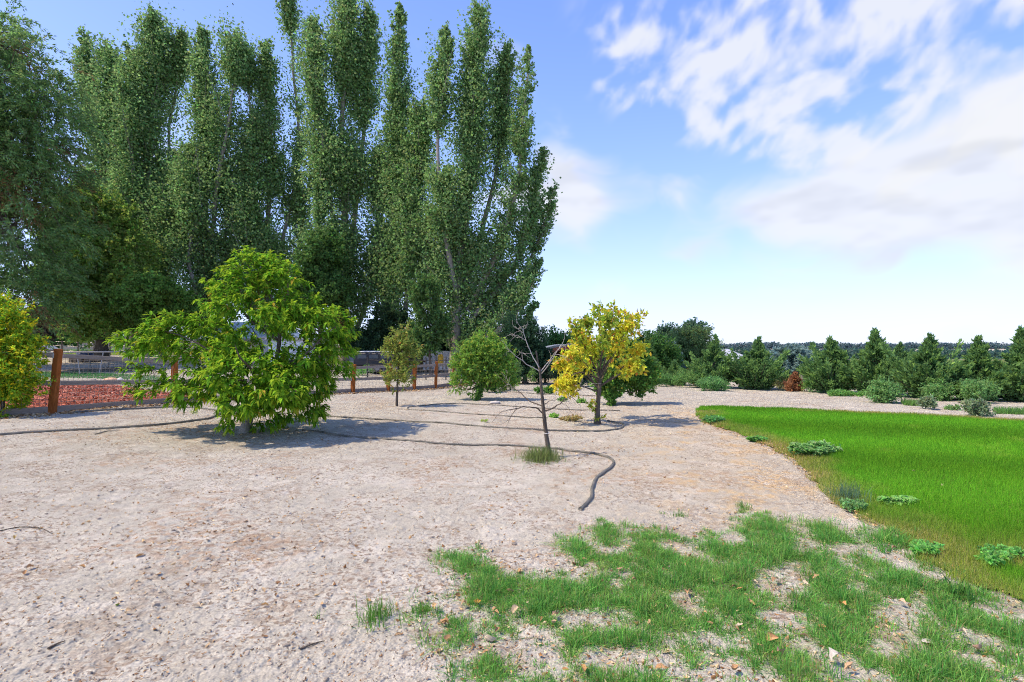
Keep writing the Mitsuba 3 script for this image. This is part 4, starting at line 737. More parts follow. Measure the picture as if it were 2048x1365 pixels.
# dead leaves blown against the fence and lying under the trees
def litter_quads(acc, p, size, cols, rng, lift=.004):
    n = len(p); a = rng.uniform(0, 2 * np.pi, n); D = unit(np.stack([np.cos(a), np.sin(a), rng.normal(0, .25, n)], 1)); N = unit(UPV + rng.normal(0, .35, (n, 3))); N = unit(N - (N * D).sum(1, keepdims=True) * D)
    C = np.asarray(cols)[rng.integers(0, len(cols), n)] * (1 + rng.normal(0, .2, (n, 1)))
    P = np.stack([p[:, 0], p[:, 1], gs(p[:, 0], p[:, 1]) + lift * .4 + .006 * rng.random(n)], 1)
    leaf_mesh(acc, P, D, N, size, size * rng.uniform(.35, .7, n), np.clip(C, .01, 1), -.25)
TAN = [(.42, .27, .13), (.50, .36, .20), (.30, .17, .08), (.22, .12, .06), (.55, .44, .28)]
def litter():
    rng = np.random.default_rng(90); acc = Acc()
    for i in range(len(FB) - 1):
        L = np.linalg.norm(FB[i + 1] - FB[i]); m = int(L * 620); t = rng.random(m); u = unit(FB[i + 1] - FB[i]); nr = np.array([u[1], -u[0], 0]); nr *= np.sign(-nr[1]) or 1
        p = FB[i] + u * (t * L)[:, None] + nr * (np.abs(rng.normal(0, .26, m)) - .04)[:, None]
        litter_quads(acc, p[:, :2], rng.uniform(.03, .085, m), TAN + [(.60, .52, .40), (.16, .10, .06), (.64, .50, .30)], rng, .02)
    stuff('leaf_litter', acc.shape('dull_bsdf'), 'drift of dead tan leaves along the foot of the fence', 'dead leaves')
    acc = Acc()
    for (px, py, sx, sy, m) in ((500, 862, 90, 14, 700), (340, 830, 110, 12, 420), (1180, 912, 70, 14, 160), (1200, 846, 40, 6, 150), (800, 815, 70, 10, 260), (950, 806, 90, 8, 220), (150, 850, 150, 20, 420), (1240, 880, 160, 40, 380), (700, 960, 500, 90, 900), (300, 1000, 300, 110, 800), (1100, 820, 130, 18, 300)):
        q = np.stack([rng.normal(px, sx, m), np.maximum(rng.normal(py, sy, m), 772)], 1); g = ground_at(*q.T); g = g[~shapely.contains_xy(LAWN, g[:, 0], g[:, 1])]
        litter_quads(acc, g[:, :2], rng.uniform(.012, .04, len(g)), TAN, rng, .012)
    p = scatter(GROWP.buffer(.12), 2600, rng, .8); litter_quads(acc, p, rng.uniform(.012, .034, len(p)), TAN + [(.60, .48, .30)], rng, .008)
    q = np.stack([rng.uniform(-100, 1500, 4600), 790 + 600 * rng.random(4600) ** 1.05], 1); g = ground_at(*q.T); g = g[~shapely.contains_xy(LAWN, g[:, 0], g[:, 1])]
    litter_quads(acc, g[:, :2], rng.uniform(.007, .022, len(g)) , [(.34, .22, .12), (.26, .15, .08), (.18, .11, .07), (.40, .29, .18), (.22, .17, .13)], rng, .006)
    e = ground_at(rng.uniform(1400, 1800, 700), 840); t = rng.random(700); bx = np.interp(t, [0, .3, .6, .85, 1], [1402, 1495, 1590, 1690, 1800]); by = np.interp(bx, [1402, 1440, 1495, 1550, 1590, 1640, 1690, 1745, 1800], [835, 856, 872, 897, 921, 966, 1011, 1046, 1074])
    g = ground_at(bx - np.abs(rng.normal(0, 7, 700)), by + rng.normal(0, 3, 700)); litter_quads(acc, g[:, :2], rng.uniform(.015, .045, 700), TAN, rng, .008)
    stuff('leaf_litter', acc.shape('dull_bsdf'), 'scattered crumbs of dead leaf over the dirt', 'dead leaves')
    acc = Acc()                                                                              # soil clods
    q = np.stack([rng.uniform(-150, 1500, 5200), 772 + 640 * rng.random(5200) ** 1.2], 1); g = ground_at(*q.T); g = g[~shapely.contains_xy(LAWN, g[:, 0], g[:, 1])]
    g[:, 2] = gs(g[:, 0], g[:, 1]); ico = trimesh.creation.icosahedron()
    for c in g:
        s = min(.0028 * np.exp(rng.normal(0, .55)) * (1 + .12 * c[1]), .016) ; v = ico.vertices * (1 + rng.normal(0, .18, (12, 1))) * s * np.array([1.3, 1.0, .75]) @ trimesh.transformations.rotation_matrix(rng.uniform(0, 6), [0, 0, 1])[:3, :3]
        acc.add(v + c, ico.faces, np.array([.37, .33, .28]) * rng.uniform(.7, 1.1))
    stuff('soil_clods', acc.shape('dull_bsdf'), 'small clods and pebbles lying over the bare dirt', 'clods')
litter()

def curled_leaf(px, py, size, col, rng, label, group=None, curl=None):
    g = ground_at(px, py); g[2] = gs(g[0], g[1]); nu, nv = 7, 4
    u, v = np.meshgrid(np.linspace(0, 1, nu), np.linspace(-1, 1, nv), indexing='ij')
    w = np.sin(np.pi * np.clip(u * .93 + .05, 0, 1)) ** .9 * rng.uniform(.2, .32) * (1 + .16 * rng.normal(size=(nu, 1)))
    cu, cv = (rng.uniform(-1.6, 1.6), rng.uniform(.5, 1.7)) if curl is None else curl
    X = (u - .5) * np.cos(cu * (u - .5)); Yv = v * w; Z = .8 * cu * (u - .5) ** 2 + cv * np.abs(v) ** 1.5 * w * .9 + rng.normal(0, .014, u.shape)
    V = np.stack([X, Yv, Z], -1).reshape(-1, 3) * size
    R = trimesh.transformations.euler_matrix(rng.normal(0, .35), rng.normal(0, .3), rng.uniform(0, 6.3))[:3, :3]; V = V @ R.T
    V += [g[0], g[1], g[2] + .003 - V[:, 2].min() + (.018 if GROWP.contains(shapely.Point(g[:2])) else 0)]
    i, j = np.meshgrid(np.arange(nu - 1), np.arange(nv - 1), indexing='ij'); q = np.stack([i * nv + j, (i + 1) * nv + j, (i + 1) * nv + j + 1, i * nv + j + 1], -1).reshape(-1, 4)
    a = Acc(); a.add(V, np.vstack([q[:, :3], q[:, [0, 2, 3]]]), np.asarray(col) * (1 + rng.normal(0, .08, (len(V), 1))))
    whole(thing('fallen_leaf', label, 'leaf', group), a.shape('dull_bsdf', True))
def fallen_leaves():
    rng = np.random.default_rng(95)
    big = [(1040, 1145, (.50, .40, .28), .06), (1020, 1185, (.60, .40, .20), .05), (955, 1205, (.55, .30, .08), .05), (1030, 1228, (.55, .43, .28), .06), (980, 1282, (.72, .60, .44), .07), (992, 1262, (.50, .28, .14), .05), (1330, 1302, (.70, .58, .40), .06), (1165, 1350, (.48, .30, .14), .07), (1500, 1210, (.62, .40, .22), .06), (1550, 1165, (.40, .26, .15), .06), (1632, 1160, (.66, .44, .26), .055), (1685, 1215, (.62, .36, .14), .06),
           (1803, 1215, (.72, .50, .34), .05), (1545, 1290, (.60, .36, .20), .07), (1560, 1320, (.62, .42, .26), .05), (1645, 1260, (.62, .36, .18), .05), (1960, 1305, (.66, .42, .28), .07), (1855, 1290, (.72, .66, .58), .06), (1670, 1330, (.60, .56, .50), .08), (1700, 1348, (.66, .46, .30), .05), (890, 1255, (.48, .28, .14), .05), (870, 1222, (.62, .42, .22), .05), (875, 1305, (.60, .42, .28), .05), (1150, 1128, (.24, .13, .08), .05),
           (1240, 1145, (.52, .34, .22), .05), (1375, 1190, (.56, .36, .20), .055), (1272, 1245, (.60, .36, .16), .06), (1300, 1252, (.60, .40, .24), .05), (1110, 1235, (.58, .38, .24), .05), (1320, 1340, (.58, .36, .20), .055), (1470, 1345, (.50, .32, .18), .05), (1640, 955, (.48, .34, .20), .06), (1700, 1018, (.46, .24, .12), .05), (1580, 1185, (.58, .36, .22), .05), (30, 1078, (.62, .44, .16), .05), (60, 1140, (.58, .36, .18), .05), (280, 1120, (.60, .34, .14), .05), (395, 1213, (.68, .56, .40), .05), (415, 1087, (.62, .50, .36), .045), (530, 1210, (.55, .36, .16), .04), (235, 1215, (.26, .36, .08), .035), (860, 1100, (.40, .26, .14), .04), (1895, 1080, (.62, .40, .22), .045), (2028, 1045, (.72, .68, .62), .05), (1828, 948, (.66, .50, .34), .045), (1885, 975, (.68, .56, .40), .04), (1745, 978, (.60, .50, .34), .04)]
    def lab(px, py, c):
        q = ground_at(px, py)[:2]; pt = shapely.Point(q)
        row = 'far part of the grass patch' if py < 1150 else 'middle of the grass patch' if py < 1262 else 'near part of the grass patch'
        side = 'left end' if px < 1130 else 'left half' if px < 1380 else 'right half' if px < 1680 else 'right end'
        where = 'on the mown lawn at right' if LAWN.contains(pt) else f'in the {row}, {side}' if GROWP.contains(pt) else 'on bare dirt in the bottom left corner' if px < 720 and py > 1200 else 'on bare dirt in front of the peach tree' if px < 720 else 'on bare dirt below the hose end' if px < 1240 else 'on bare dirt near the lawn'
        look = 'still green fallen leaf' if c[1] > c[0] else 'pale bleached fallen leaf' if min(c) > .32 else 'dark brown fallen leaf' if c[0] < .43 and c[0] / c[2] < 2.95 else 'dry orange-tan fallen leaf'
        return f'{look} {where}', f'{look.replace("leaf", "leaves")} {where}'
    for px, py, c, s in big: curled_leaf(px, py, s, tuple(.82 * v for v in c), rng, *lab(px, py, c))
    PAL = [(.46, .30, .16), (.48, .36, .22), (.40, .24, .11), (.26, .16, .09), (.52, .44, .33), (.46, .32, .18)]
    for _ in range(105):
        if rng.random() < .62: px, py = rng.uniform(880, 2040), rng.uniform(1070, 1360)
        else: px, py = rng.uniform(0, 1500), 900 + 460 * rng.random() ** .8
        c = PAL[rng.integers(len(PAL))]; curled_leaf(px, py, rng.uniform(.022, .045), c, rng, *lab(px, py, c))
fallen_leaves()
def stick(px, r, label, name='twig', cat='twig', mat='bark_bsdf'):
    g = ground_at(*np.array(px, float).T); g[:, 2] = gs(g[:, 0], g[:, 1]) + .006; P = smooth_line(g, 4 * len(px)); whole(thing(name, label, cat), mikit.ply(tube(P, np.linspace(r, r * .4, len(P)), 6), mat, smooth=True))
stick([(0, 1062), (40, 1056), (80, 1055), (106, 1066)], .005, 'curved grey twig on the dirt at the left picture edge')
stick([(190, 868), (215, 862), (240, 860)], .010, 'short pale stick lying against the hose at left', mat='pale_bark_bsdf')
stick([(96, 1300), (115, 1290), (130, 1285)], .006, 'short dark twig on the dirt at lower left')
stick([(325, 1180), (333, 1186), (342, 1195)], .005, 'pale straw-coloured stem on the dirt at lower left', mat='pale_bark_bsdf')
stick([(600, 1300), (628, 1288), (650, 1282)], .005, 'thin twig at the bottom left of the bare dirt')

# ------------------------------------------------------------------ irrigation hoses
def hose(label, pts, r=.017):
    p = np.array(pts, float); q = smooth_line(np.c_[p, 0 * p[:, :1]], 14 * len(p)); g = ground_at(q[:, 0], q[:, 1]); g[:, 2] = np.convolve(np.pad(gs(g[:, 0], g[:, 1]), 3, 'edge'), np.ones(7) / 7, 'valid') + r * .85
    g[:, 2] += .006 * (meshkit.noise(g * 3, 5) - .5)
    whole(thing('irrigation_hose', label, 'hose'), mikit.ply(tube(g, r, 9), 'hose_bsdf', smooth=True))
hose('grey hose curving in a loop on the dirt left of the peach tree', [(-40, 876), (60, 867), (150, 861), (250, 856), (350, 848), (410, 840), (440, 831), (442, 825), (415, 819), (350, 815), (260, 820), (150, 826)], .021)
hose('grey hose winding from the peach tree to a loop round the yellow tree', [(560, 850), (610, 843), (640, 835), (700, 837), (800, 842), (900, 849), (1000, 857), (1100, 862), (1180, 863), (1228, 861), (1247, 855), (1244, 848), (1215, 842)], .016)
hose('dark hose leading past the dead sapling to its open end on the dirt', [(605, 862), (700, 874), (800, 882), (900, 889), (1000, 893), (1090, 898), (1150, 904), (1200, 911), (1226, 923), (1220, 940), (1194, 960), (1184, 984), (1182, 1002), (1160, 1023)], .016)
hose('thin hose in a pointed loop right of the slender young tree', [(1240, 822), (1180, 821), (1100, 818), (1000, 812), (900, 809), (830, 814), (815, 818), (840, 822), (950, 830), (1050, 836), (1095, 838)], .013)
hose('thin hose lying furthest back behind the dead sapling', [(950, 784), (1020, 785), (1100, 790), (1190, 793)], .013)

# ------------------------------------------------------------------ mulch bed beyond the fence
def mulch():
    rng = np.random.default_rng(111); poly = polygon([(-40, 812), (-40, 780), (60, 772), (140, 769), (230, 772), (300, 782), (380, 792), (420, 798), (330, 806), (210, 812), (100, 822)])
    hgt = lambda x, y: .10 * S(shapely.distance(shapely.points(np.stack([x, y], -1)), poly.boundary) / .7) * shapely.contains_xy(poly, x, y)
    v, f = polysheet(poly, .12, .012); v[:, 2] += hgt(v[:, 0], v[:, 1]); structure('mulch_bed', mikit.ply((v, f), 'mulch_bsdf', smooth=True), 'red wood-chip mulch bed behind the fence')
    p = scatter(poly, 7000, rng, 0); n = len(p); P = np.c_[p, gh(*p.T) + hgt(*p.T) + .02 + .025 * rng.random(n)]; acc = Acc()
    D = unit(np.c_[rng.normal(0, 1, (n, 2)), rng.normal(0, .35, n)]); N = unit(UPV + rng.normal(0, .5, (n, 3))); N = unit(N - (N * D).sum(1, keepdims=True) * D); Sd = np.cross(D, N)
    l, w = rng.uniform(.04, .12, n)[:, None], rng.uniform(.012, .03, n)[:, None]
    v = np.stack([P - D * l / 2 - Sd * w / 2, P + D * l / 2 - Sd * w / 2, P + D * l / 2 + Sd * w / 2, P - D * l / 2 + Sd * w / 2], 1); i = np.arange(n)[:, None] * 4
    c = np.array([.42, .155, .11]) * (1 + rng.normal(0, .28, (n, 1))) + (rng.random((n, 1)) < .1) * np.array([.2, .18, .14])
    acc.add(v.reshape(-1, 3), np.stack([i + [0, 1, 2], i + [0, 2, 3]], 1).reshape(-1, 3), np.repeat(np.clip(c, .02, 1), 4, 0)); stuff('wood_chips', acc.shape('dull_bsdf'), 'red wood chips covering the mulch bed behind the fence', 'wood chips')
mulch()
def rock(px, py, w, h, col, label, seed, name='edging_stone', cat='stone', group=None):
    rng = np.random.default_rng(seed); g = ground_at(px, py); s = g[1] / F; m = trimesh.creation.icosphere(2); v = m.vertices * (1 + .35 * (meshkit.fbm(m.vertices * 1.3 + seed, 3, seed) - .5))[:, None] * np.array([w, w * .7, h]) * s / 2
    a = Acc(); a.add(v + g + [0, 0, h * s * .35], m.faces, np.array(col) * (1 + rng.normal(0, .04, (len(v), 1)))); whole(thing(name, label, cat, group), a.shape('dull_bsdf', 40 if False else True))
rock(222, 763, 26, 9, (.55, .36, .25), 'long pinkish stone edging the mulch bed', 1)
rock(240, 764, 12, 10, (.62, .60, .56), 'pale rounded stone edging the mulch bed, next to the pink one', 2)
rock(186, 765, 14, 8, (.30, .27, .25), 'dark stone edging the mulch bed behind the fence', 3)
rock(330, 729, 26, 6, (.50, .42, .36), 'low pale boulder beyond the fence left of the peach tree', 4)
rock(990, 808, 22, 7, (.50, .48, .46), 'flat grey stone on the dirt beneath the round fruit tree', 5, name='flat_stone')

# ------------------------------------------------------------------ the yard beyond the fence
FIELD = polygon([(-500, 713), (-500, 697.5), (700, 697.5), (640, 706), (420, 709), (300, 712), (120, 714)])
fg = np.array([(x, y) for x in np.linspace(-110, -12, 50) for y in np.linspace(44, 190, 60)])
structure('field', mikit.ply(polysheet(shapely.box(-150, 44, -14, 190), 3.0, .03), 'thatch_bsdf', smooth=True), 'rough green field beyond the trees at left')
def field_grass():
    rng = np.random.default_rng(120); n = 9000; x, y = rng.uniform(-110, -14, n), rng.uniform(44, 120, n); acc = Acc()
    blades(acc, np.stack([x, y, gh(x, y)], 1), rng.uniform(.15, .5, n), .09, tint(rng, (.10, .22, .04), n, .1, .25), rng, .5, False); stuff('field_grass', acc.shape('grass_bsdf'), 'rough bright green grass of the far field at left', 'grass')
field_grass()
def box_part(k, name, c, size, bsdf_col, yaw=0.0, bsdf='paint_bsdf', bevel=.0, label=None):
    v, f = box(*size, bevel); R = trimesh.transformations.rotation_matrix(yaw, [0, 0, 1])[:3, :3]; a = Acc(); a.add(v @ R.T + c, f, bsdf_col); return part(k, name, a.shape(bsdf), label)
def gz(px, Y): return float(gh((px - 1024) / F * Y, Y))
def gp(px, Y, dz=0.0): x = (px - 1024) / F * Y; return np.array([x, Y, gz(px, Y) + dz])

structure('pasture', mikit.ply(polysheet(shapely.Polygon([(7, 27), (14, 24.5), (22, 23.5), (60, 23), (160, 60), (160, 150), (-8, 150), (3, 34)]), 1.5, .03), 'pasture_bsdf', smooth=True), 'rough green pasture beyond the juniper row')
def pasture_grass():
    rng = np.random.default_rng(121); n = 26000; y = 24.5 + 60 * rng.random(n) ** 1.6; x = 7 + rng.random(n) * (y * 1.05 - 3); acc = Acc()
    blades(acc, np.stack([x, y, gh(x, y)], 1), rng.uniform(.12, .45, n), .07, tint(rng, (.11, .19, .06), n, .12, .3), rng, .5, False); stuff('pasture_grass', acc.shape('grass_bsdf'), 'rough uncut grass of the pasture behind the junipers', 'grass')
pasture_grass()
# trampoline frame seen under the rail
def trampoline():
    k = thing('trampoline', 'trampoline on thin steel legs beyond the left fence', 'trampoline'); Y = 24.5; c = gp(190, Y); R = 2.1; h = .92; a = np.linspace(0, 2 * np.pi, 49)
    ring = c + np.stack([R * np.cos(a), R * np.sin(a), 0 * a + h], 1)
    part(k, 'rim', mikit.ply(tube(ring, .03, 8), 'wire_bsdf', smooth=True))
    m = Acc(); ri = ring.copy(); ri[:, :2] = c[:2] + (ring[:, :2] - c[:2]) * .86; n = len(ring)
    i = np.arange(n - 1)[:, None]; m.add(np.vstack([ring + [0, 0, .03], ri + [0, 0, .03]]), np.vstack([i + [0, 1, n], np.hstack([i + 1, i + n + 1, i + n])]), (.10, .16, .28)); part(k, 'pad', m.shape('paint_bsdf'))
    m = Acc(); m.add(np.vstack([ri + [0, 0, .01], c + [0, 0, h - .02]]), np.hstack([i, i + 1, i * 0 + n]), (.02, .02, .022)); part(k, 'mat', m.shape('dull_bsdf'))
    for j in range(4):
        for s in (-.22, .22):
            t = j * np.pi / 2 + .6 + s; top = c + [R * np.cos(t), R * np.sin(t), h]; foot = c + [R * 1.03 * np.cos(t - s * .3), R * 1.03 * np.sin(t - s * .3), 0]
            foot[2] = gh(foot[0], foot[1]); part(k, 'leg', mikit.ply(tube([top, foot], .024, 6), 'wire_bsdf', smooth=True))
trampoline()
def dome_tent():
    k = thing('covered_heap', 'dark blue domed cover on the grass beside the broad tree', 'cover'); c = gp(170, 31); m = trimesh.creation.icosphere(3); v = m.vertices[:]; 
    v = v * (1 + .12 * (meshkit.fbm(v * 3, 3, 4) - .5))[:, None] * np.array([.42, .42, .30]); v[:, 2] = np.maximum(v[:, 2], -.02); a = Acc(); a.add(v + c + [0, 0, .42], m.faces, (.03, .05, .11)); part(k, 'cover', a.shape('paint_bsdf', True))
    m = Acc()
    for j in range(16):
        t = j * np.pi / 8; v, f = box(.26, .16, .34, .02); R = trimesh.transformations.rotation_matrix(t, [0, 0, 1])[:3, :3]; m.add(v @ R.T + c + [.62 * np.cos(t), .62 * np.sin(t), .17], f, np.array([.13, .115, .10]) * (1 + .3 * np.sin(j * 7)))
    part(k, 'stone_ring', m.shape('dull_bsdf'))
dome_tent()
def shelter():
    k = thing('small_shelter', 'small brown shelter with a grey pitched roof in the far field', 'shelter'); c = gp(100, 46)
    box_part(k, 'wall', c + [-.1, 0, .2], (.8, .9, .6), (.33, .16, .08)); box_part(k, 'opening', c + [.1, -.46, .15], (.25, .03, .45), (.03, .025, .02))
    for s in (-1, 1):
        v, f = box(.66, 1.1, .05, .01); R = trimesh.transformations.rotation_matrix(s * .55, [0, 1, 0])[:3, :3]; a = Acc(); a.add(v @ R.T + c + [-.1 + s * .25, 0, .62], f, (.20, .23, .25)); part(k, 'roof', a.shape('paint_bsdf'))
shelter()
def far_rail_fence():
    k = thing('wire_field_fence', 'low fence of thin dark posts round the far field at left', 'fence'); prev = None
    for j, px in enumerate(range(60, 420, 32)):
        b = gp(px, 43.5 + .2 * j); part(k, 'post', mikit.ply(tube([b - [0, 0, .1], b + [0, 0, 1.25]], .05, 6), 'bark_bsdf', smooth=True))
        if prev is not None:
            for h in (.4, .8, 1.15): part(k, 'wire', mikit.ply(tube([prev + [0, 0, h], b + [0, 0, h]], .012, 4), 'wire_bsdf'))
        prev = b
far_rail_fence()
def board_wall():
    k = thing('board_wall', 'long weathered grey wall far behind the field at left', 'wall')
    for j in range(26):
        p, q = gp(40 + j * 22, 84), gp(40 + (j + 1) * 22, 84); v, f = beam((p + q) / 2 * 0 + p + [0, 0, .8], q + [-.03, 0, .8], .12, 1.7, .01); a = Acc(); a.add(v, f, np.array([.30, .275, .25]) * (1 + .12 * np.sin(j * 5.1))); part(k, 'panel', a.shape('dull_bsdf'))
board_wall()

# pole barn seen through the peach tree
def barn():
    k = thing('metal_barn', 'beige ribbed metal barn with a pale blue-grey roof behind the peach tree', 'barn'); Y = 36; p0, p1 = gp(405, Y), gp(515, Y); x0, x1 = p0[0], p1[0]; z0 = min(p0[2], p1[2]); h = EYE + (690 - 678) / F * Y - z0; D = 8.0
    a = Acc(); v, f = box(x1 - x0, D, h); a.add(v + [(x0 + x1) / 2, Y + D / 2, z0 + h / 2], f, (.52, .49, .41)); part(k, 'wall', a.shape('dull_bsdf'))
    for x in np.arange(x0 + .1, x1, .23):
        v, f = box(.045, .03, h); a = Acc(); a.add(v + [x, Y - .018, z0 + h / 2], f, (.54, .51, .43)); part(k, 'rib', a.shape('dull_bsdf'))
    rz = 1.35; V = np.array([[x0 - .3, Y - .35, z0 + h - .02], [x1 + .3, Y - .35, z0 + h - .02], [x1 + .1, Y + D / 2, z0 + h + rz], [x0 - .1, Y + D / 2, z0 + h + rz], [x1 + .3, Y + D + .35, z0 + h - .02], [x0 - .3, Y + D + .35, z0 + h - .02]])
    V = np.vstack([V, V - [0, 0, .09]]); m = trimesh.convex.convex_hull(V); a = Acc(); a.add(m.vertices, m.faces, (.50, .58, .66)); part(k, 'roof', a.shape('paint_bsdf'))
    v, f = beam([x0 - .3, Y - .40, z0 + h - .05], [x1 + .3, Y - .40, z0 + h - .05], .08, .16, .01); a = Acc(); a.add(v, f, (.24, .25, .25)); part(k, 'gutter', a.shape('paint_bsdf'))
barn()
def white_shed():
    k = thing('white_shed', 'small white shed behind the peach tree, right of the metal barn', 'shed'); Y = 30; c = gp(578, Y); box_part(k, 'wall', c + [0, 1, .55], (2.4, 2.0, 1.7), (.62, .66, .72)); box_part(k, 'window', c + [-.15, -.012, .62], (.32, .03, .3), (.05, .06, .08)); box_part(k, 'door', c + [.62, -.012, .5], (.55, .03, 1.2), (.50, .55, .62))
    v, f = box(2.7, 2.3, .1, .01); a = Acc(); a.add(v + c + [0, 1, 1.47], f, (.30, .31, .33)); part(k, 'roof', a.shape('paint_bsdf'))
white_shed()
def utility_box():
    k = thing('grey_outbuilding', 'low grey outbuilding with a dark doorway behind the peach tree', 'shed'); Y = 32; c = gp(543, Y); box_part(k, 'wall', c + [0, .8, .7], (1.5, 1.6, 1.5), (.34, .35, .40)); box_part(k, 'doorway', c + [.25, -.012, .45], (.35, .03, .8), (.02, .02, .025)); box_part(k, 'roof', c + [0, .8, 1.49], (1.8, 1.9, .08), (.26, .27, .30))
utility_box()

# dark livestock trailer, pipe panels, white wall and yellow tank seen between the trunks
def trailer():
    k = thing('dark_trailer', 'long dark trailer with a pale top edge parked behind the fence', 'trailer'); Y = 30; p = gp(748, Y); x0, x1 = gp(706, Y)[0], gp(812, Y)[0]; L = x1 - x0; cx = (x0 + x1) / 2; z = p[2]
    v, f = box(L, 1.8, .82, .10); a = Acc(); a.add(v + [cx, Y + .9, z + .86], f, (.016, .020, .028)); part(k, 'body', a.shape('paint_bsdf'))
    v, f = box(L * .92, 1.7, .07, .02); a = Acc(); a.add(v + [cx, Y + .9, z + 1.31], f, (.55, .60, .64)); part(k, 'roof', a.shape('paint_bsdf'))
    for j in range(4):
        v, f = box(L * .17, .02, .22, .0); a = Acc(); a.add(v + [x0 + L * (.17 + .22 * j), Y - .011, z + 1.02], f, (.05, .07, .09)); part(k, 'window', a.shape('paint_bsdf'))
    for j, x in enumerate((x0 + L * .3, x0 + L * .45, x0 + L * .8)):
        t = trimesh.creation.torus(.22, .09, 18, 8); t.apply_transform(trimesh.transformations.rotation_matrix(np.pi / 2, [1, 0, 0])); a = Acc(); a.add(t.vertices + [x, Y + .1, z + .31], t.faces, (.02, .02, .02)); w = part(k, 'wheel', a.shape('dull_bsdf', True))
        d = trimesh.creation.cylinder(.15, .1, sections=14); d.apply_transform(trimesh.transformations.rotation_matrix(np.pi / 2, [1, 0, 0])); a = Acc(); a.add(d.vertices + [x, Y + .08, z + .31], d.faces, (.25, .25, .26)); part(w, 'rim', a.shape('paint_bsdf'))
trailer()
def pipe_panels():
    k = thing('pipe_panel_fence', 'dark iron pipe fence before the pale wall and yellow tank', 'fence'); Y = 26; pts = [(735, Y), (775, Y), (832, Y), (852, Y), (872, Y), (892, Y), (915, Y)]; prev = None
    for px, y in pts:
        b = gp(px, y); part(k, 'post', mikit.ply(tube([b - [0, 0, .1], b + [0, 0, 1.15 + .12 * (px == 872)]], .035, 6), 'iron_bsdf', smooth=True))
        if prev is not None:
            for h in (.25, .5, .75, 1.0): part(k, 'rail', mikit.ply(tube([prev + [0, 0, h], b + [0, 0, h]], .018, 5), 'iron_bsdf', smooth=True))
        prev = b
scene['iron_bsdf'] = {'type': 'twosided', 'b': {'type': 'principled', 'base_color': {'type': 'rgb', 'value': [.03, .028, .027]}, 'roughness': .55}}
pipe_panels()
def white_wall():
    k = thing('white_vinyl_wall', 'bright white panel wall seen between poplar trunks', 'wall'); Y = 33
    for j in range(5):
        p, q = gp(846 + j * 13, Y), gp(846 + (j + 1) * 13, Y); v, f = beam(p + [.01, 0, .78], q + [-.01, 0, .78], .06, 1.25, .01); a = Acc(); a.add(v, f, (.72, .74, .78)); part(k, 'panel', a.shape('paint_bsdf'))
    k = thing('beige_shed', 'beige shed half hidden behind the slender young tree', 'shed'); c = gp(834, 35); box_part(k, 'wall', c + [0, .8, 1.0], (1.7, 1.6, 2.2), (.50, .43, .31)); box_part(k, 'roof', c + [0, .8, 2.15], (1.95, 1.9, .1), (.35, .33, .30)); box_part(k, 'window', c + [.2, -.012, 1.2], (.4, .03, .4), (.09, .10, .11))
    k = thing('yellow_tank', 'yellow tank standing against the white wall', 'tank'); c = gp(881, 32); m = trimesh.creation.capsule(.55, .30, count=[16, 16]); a = Acc(); a.add(m.vertices * .62 + c + [0, 0, .85], m.faces, (.62, .42, .05)); part(k, 'body', a.shape('paint_bsdf', True))
    for s in (-.15, .15): box_part(k, 'leg', c + [s, 0, .25], (.05, .05, .5), (.15, .12, .06))
white_wall()

# pavilion with a curved grey roof and rusty fascia
def pavilion():
    k = thing('pavilion', 'low pavilion with a curved grey roof and a rust-red fascia behind the dead sapling', 'pavilion'); Y = 24; z1 = EYE + (690 - 703) / F * Y; px = Y / F
    x0, x1 = (1084 - 1024) * px, (1196 - 1024) * px; t = np.linspace(-1, 1, 22)
    for name, dz, th, col, sc in (('roof', .05, .10, (.15, .17, .185), 1.0), ('fascia', -.09, .18, (.34, .10, .045), .985)):
        X = (x0 + x1) / 2 + t * (x1 - x0) / 2 * sc; Z = z1 + .24 * (1 - t ** 2) + dz * 1.0; a = Acc(); V = []
        for y in (Y - (.03 if name == 'roof' else 0), Y + 3.2): V += [np.stack([X, 0 * X + y, Z + th / 2], 1), np.stack([X, 0 * X + y, Z - th / 2], 1)]
        V = np.vstack(V); n = 22; q = []
        for j in range(n - 1): q += [[j, j + 1, 2 * n + j + 1, 2 * n + j], [n + j, 3 * n + j, 3 * n + j + 1, n + j + 1], [j, n + j, n + j + 1, j + 1], [2 * n + j, 2 * n + j + 1, 3 * n + j + 1, 3 * n + j]]
        q += [[0, 2 * n, 3 * n, n], [n - 1, 2 * n - 1, 4 * n - 1, 3 * n - 1]]; q = np.array(q); a.add(V, np.vstack([q[:, :3], q[:, [0, 2, 3]]]), col); part(k, name, a.shape('paint_bsdf'))
    for x in (x0 + .15, (x0 + x1) / 2, x1 - .15):
        for y in (Y + .15, Y + 3.0): b = np.array([x, y, gh(x, y)]); v, f = box(.11, .11, z1 + .02 - b[2], .01); a = Acc(); a.add(v + [x, y, (b[2] + z1 + .02) / 2], f, (.14, .10, .075)); part(k, 'post', a.shape('dull_bsdf'))
    v, f = beam([x0 + .1, Y + .15, z1 - .6], [x1 - .1, Y + .15, z1 - .6], .06, .09, .01); a = Acc(); a.add(v, f, (.32, .28, .2)); part(k, 'rail', a.shape('dull_bsdf'))
    v, f = box(x1 - x0 - .3, .06, 1.5); a = Acc(); a.add(v + [(x0 + x1) / 2, Y + 3.05, z1 - .75], f, (.05, .045, .042)); part(k, 'back_wall', a.shape('dull_bsdf'))
pavilion()

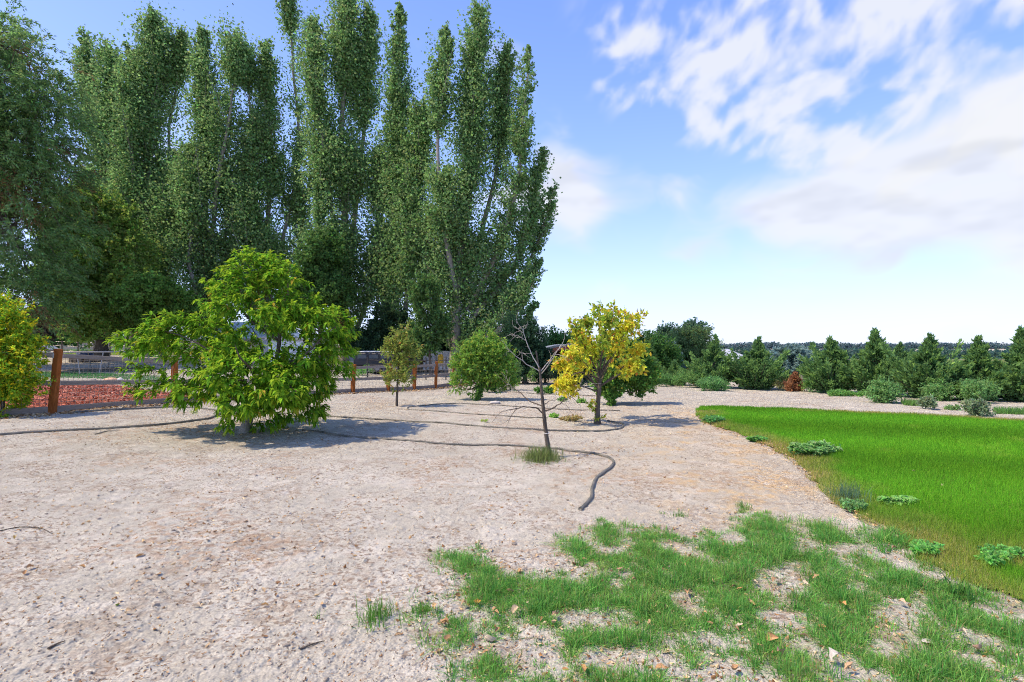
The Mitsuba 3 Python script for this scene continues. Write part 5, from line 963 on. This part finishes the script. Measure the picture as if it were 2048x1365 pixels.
# grey post, far white rail fence, far houses and the belt of trees on the horizon
b = gp(1606, 21.5); v, f = box(.13, .13, .86, .01); a = Acc(); a.add(v + b + [0, 0, .40], f, (.20, .185, .18)); whole(thing('fence_post', 'weathered grey wooden post just right of the dead brown shrub', 'post'), a.shape('dull_bsdf'))
def far_white_fence():
    k = thing('white_rail_fence', 'white rail fence far behind the dead brown shrub', 'fence'); Y = 48; prev = None
    for px in range(1440, 1720, 28):
        q = gp(px, Y); v, f = box(.14, .14, 1.3, .01); a = Acc(); a.add(v + q + [0, 0, .6], f, (.66, .67, .68)); part(k, 'post', a.shape('paint_bsdf'))
        if prev is not None:
            for h in (.35, .75, 1.12): v, f = beam(prev + [.08, 0, h], q + [-.08, 0, h], .05, .14, .01); a = Acc(); a.add(v, f, (.66, .67, .68)); part(k, 'rail', a.shape('paint_bsdf'))
        prev = q
far_white_fence()
def far_house(px, Y, w, h, col, roofc, label):
    k = thing('far_house', label, 'house'); c = gp(px, Y); w, h = w * .55, h * .5; a = Acc(); v, f = box(w, 8, h); a.add(v + c + [0, 4, h / 2], f, col); part(k, 'wall', a.shape('dull_bsdf'))
    V = np.array([[-w / 2 - .4, -.4, h], [w / 2 + .4, -.4, h], [w / 2 + .4, 8.4, h], [-w / 2 - .4, 8.4, h], [-w / 2 + .5, 4, h + 1.1], [w / 2 - .5, 4, h + 1.1]]); m = trimesh.convex.convex_hull(V); a = Acc(); a.add(m.vertices + c, m.faces, roofc); part(k, 'roof', a.shape('dull_bsdf'))
    for x in np.linspace(-w / 2 + 1.3, w / 2 - 1.3, 3): box_part(k, 'window', c + [x, -.02, h * .55], (1.0, .05, .7), (.10, .12, .15))
far_house(1466, 58, 6, 1.7, (.62, .64, .68), (.40, .44, .52), 'low pale shed with a blue-grey roof, far behind, between the spired and the wide juniper')
def tree_belt():
    rng = np.random.default_rng(130); acc = Acc()
    def run(x0, x1, Y, hm, n, col, big=1.0):
        x = rng.uniform(x0, x1, n); hh = hm * (.5 + .8 * meshkit.fbm(np.stack([x / 9, 0 * x, 0 * x + Y], -1), 3, 6)); z = rng.random(n) ** 1.2 * hh; y = Y + rng.normal(0, 5, n)
        D = unit(rng.normal(size=(n, 3)) + UPV * .4); l = rng.uniform(.5, 1.1, n) * big; leaf_mesh(acc, np.stack([x, y, gh(x, y) + z], 1), D, frames(D, rng), l, l * .8, tint(rng, col, n, .08, .25))
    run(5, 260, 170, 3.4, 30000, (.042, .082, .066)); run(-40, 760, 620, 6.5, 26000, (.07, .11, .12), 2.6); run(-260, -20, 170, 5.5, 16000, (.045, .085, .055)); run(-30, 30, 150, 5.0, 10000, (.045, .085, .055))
    stuff('tree_belt', acc.shape('leaf_bsdf'), 'distant belt of trees along the horizon', 'trees')
tree_belt()
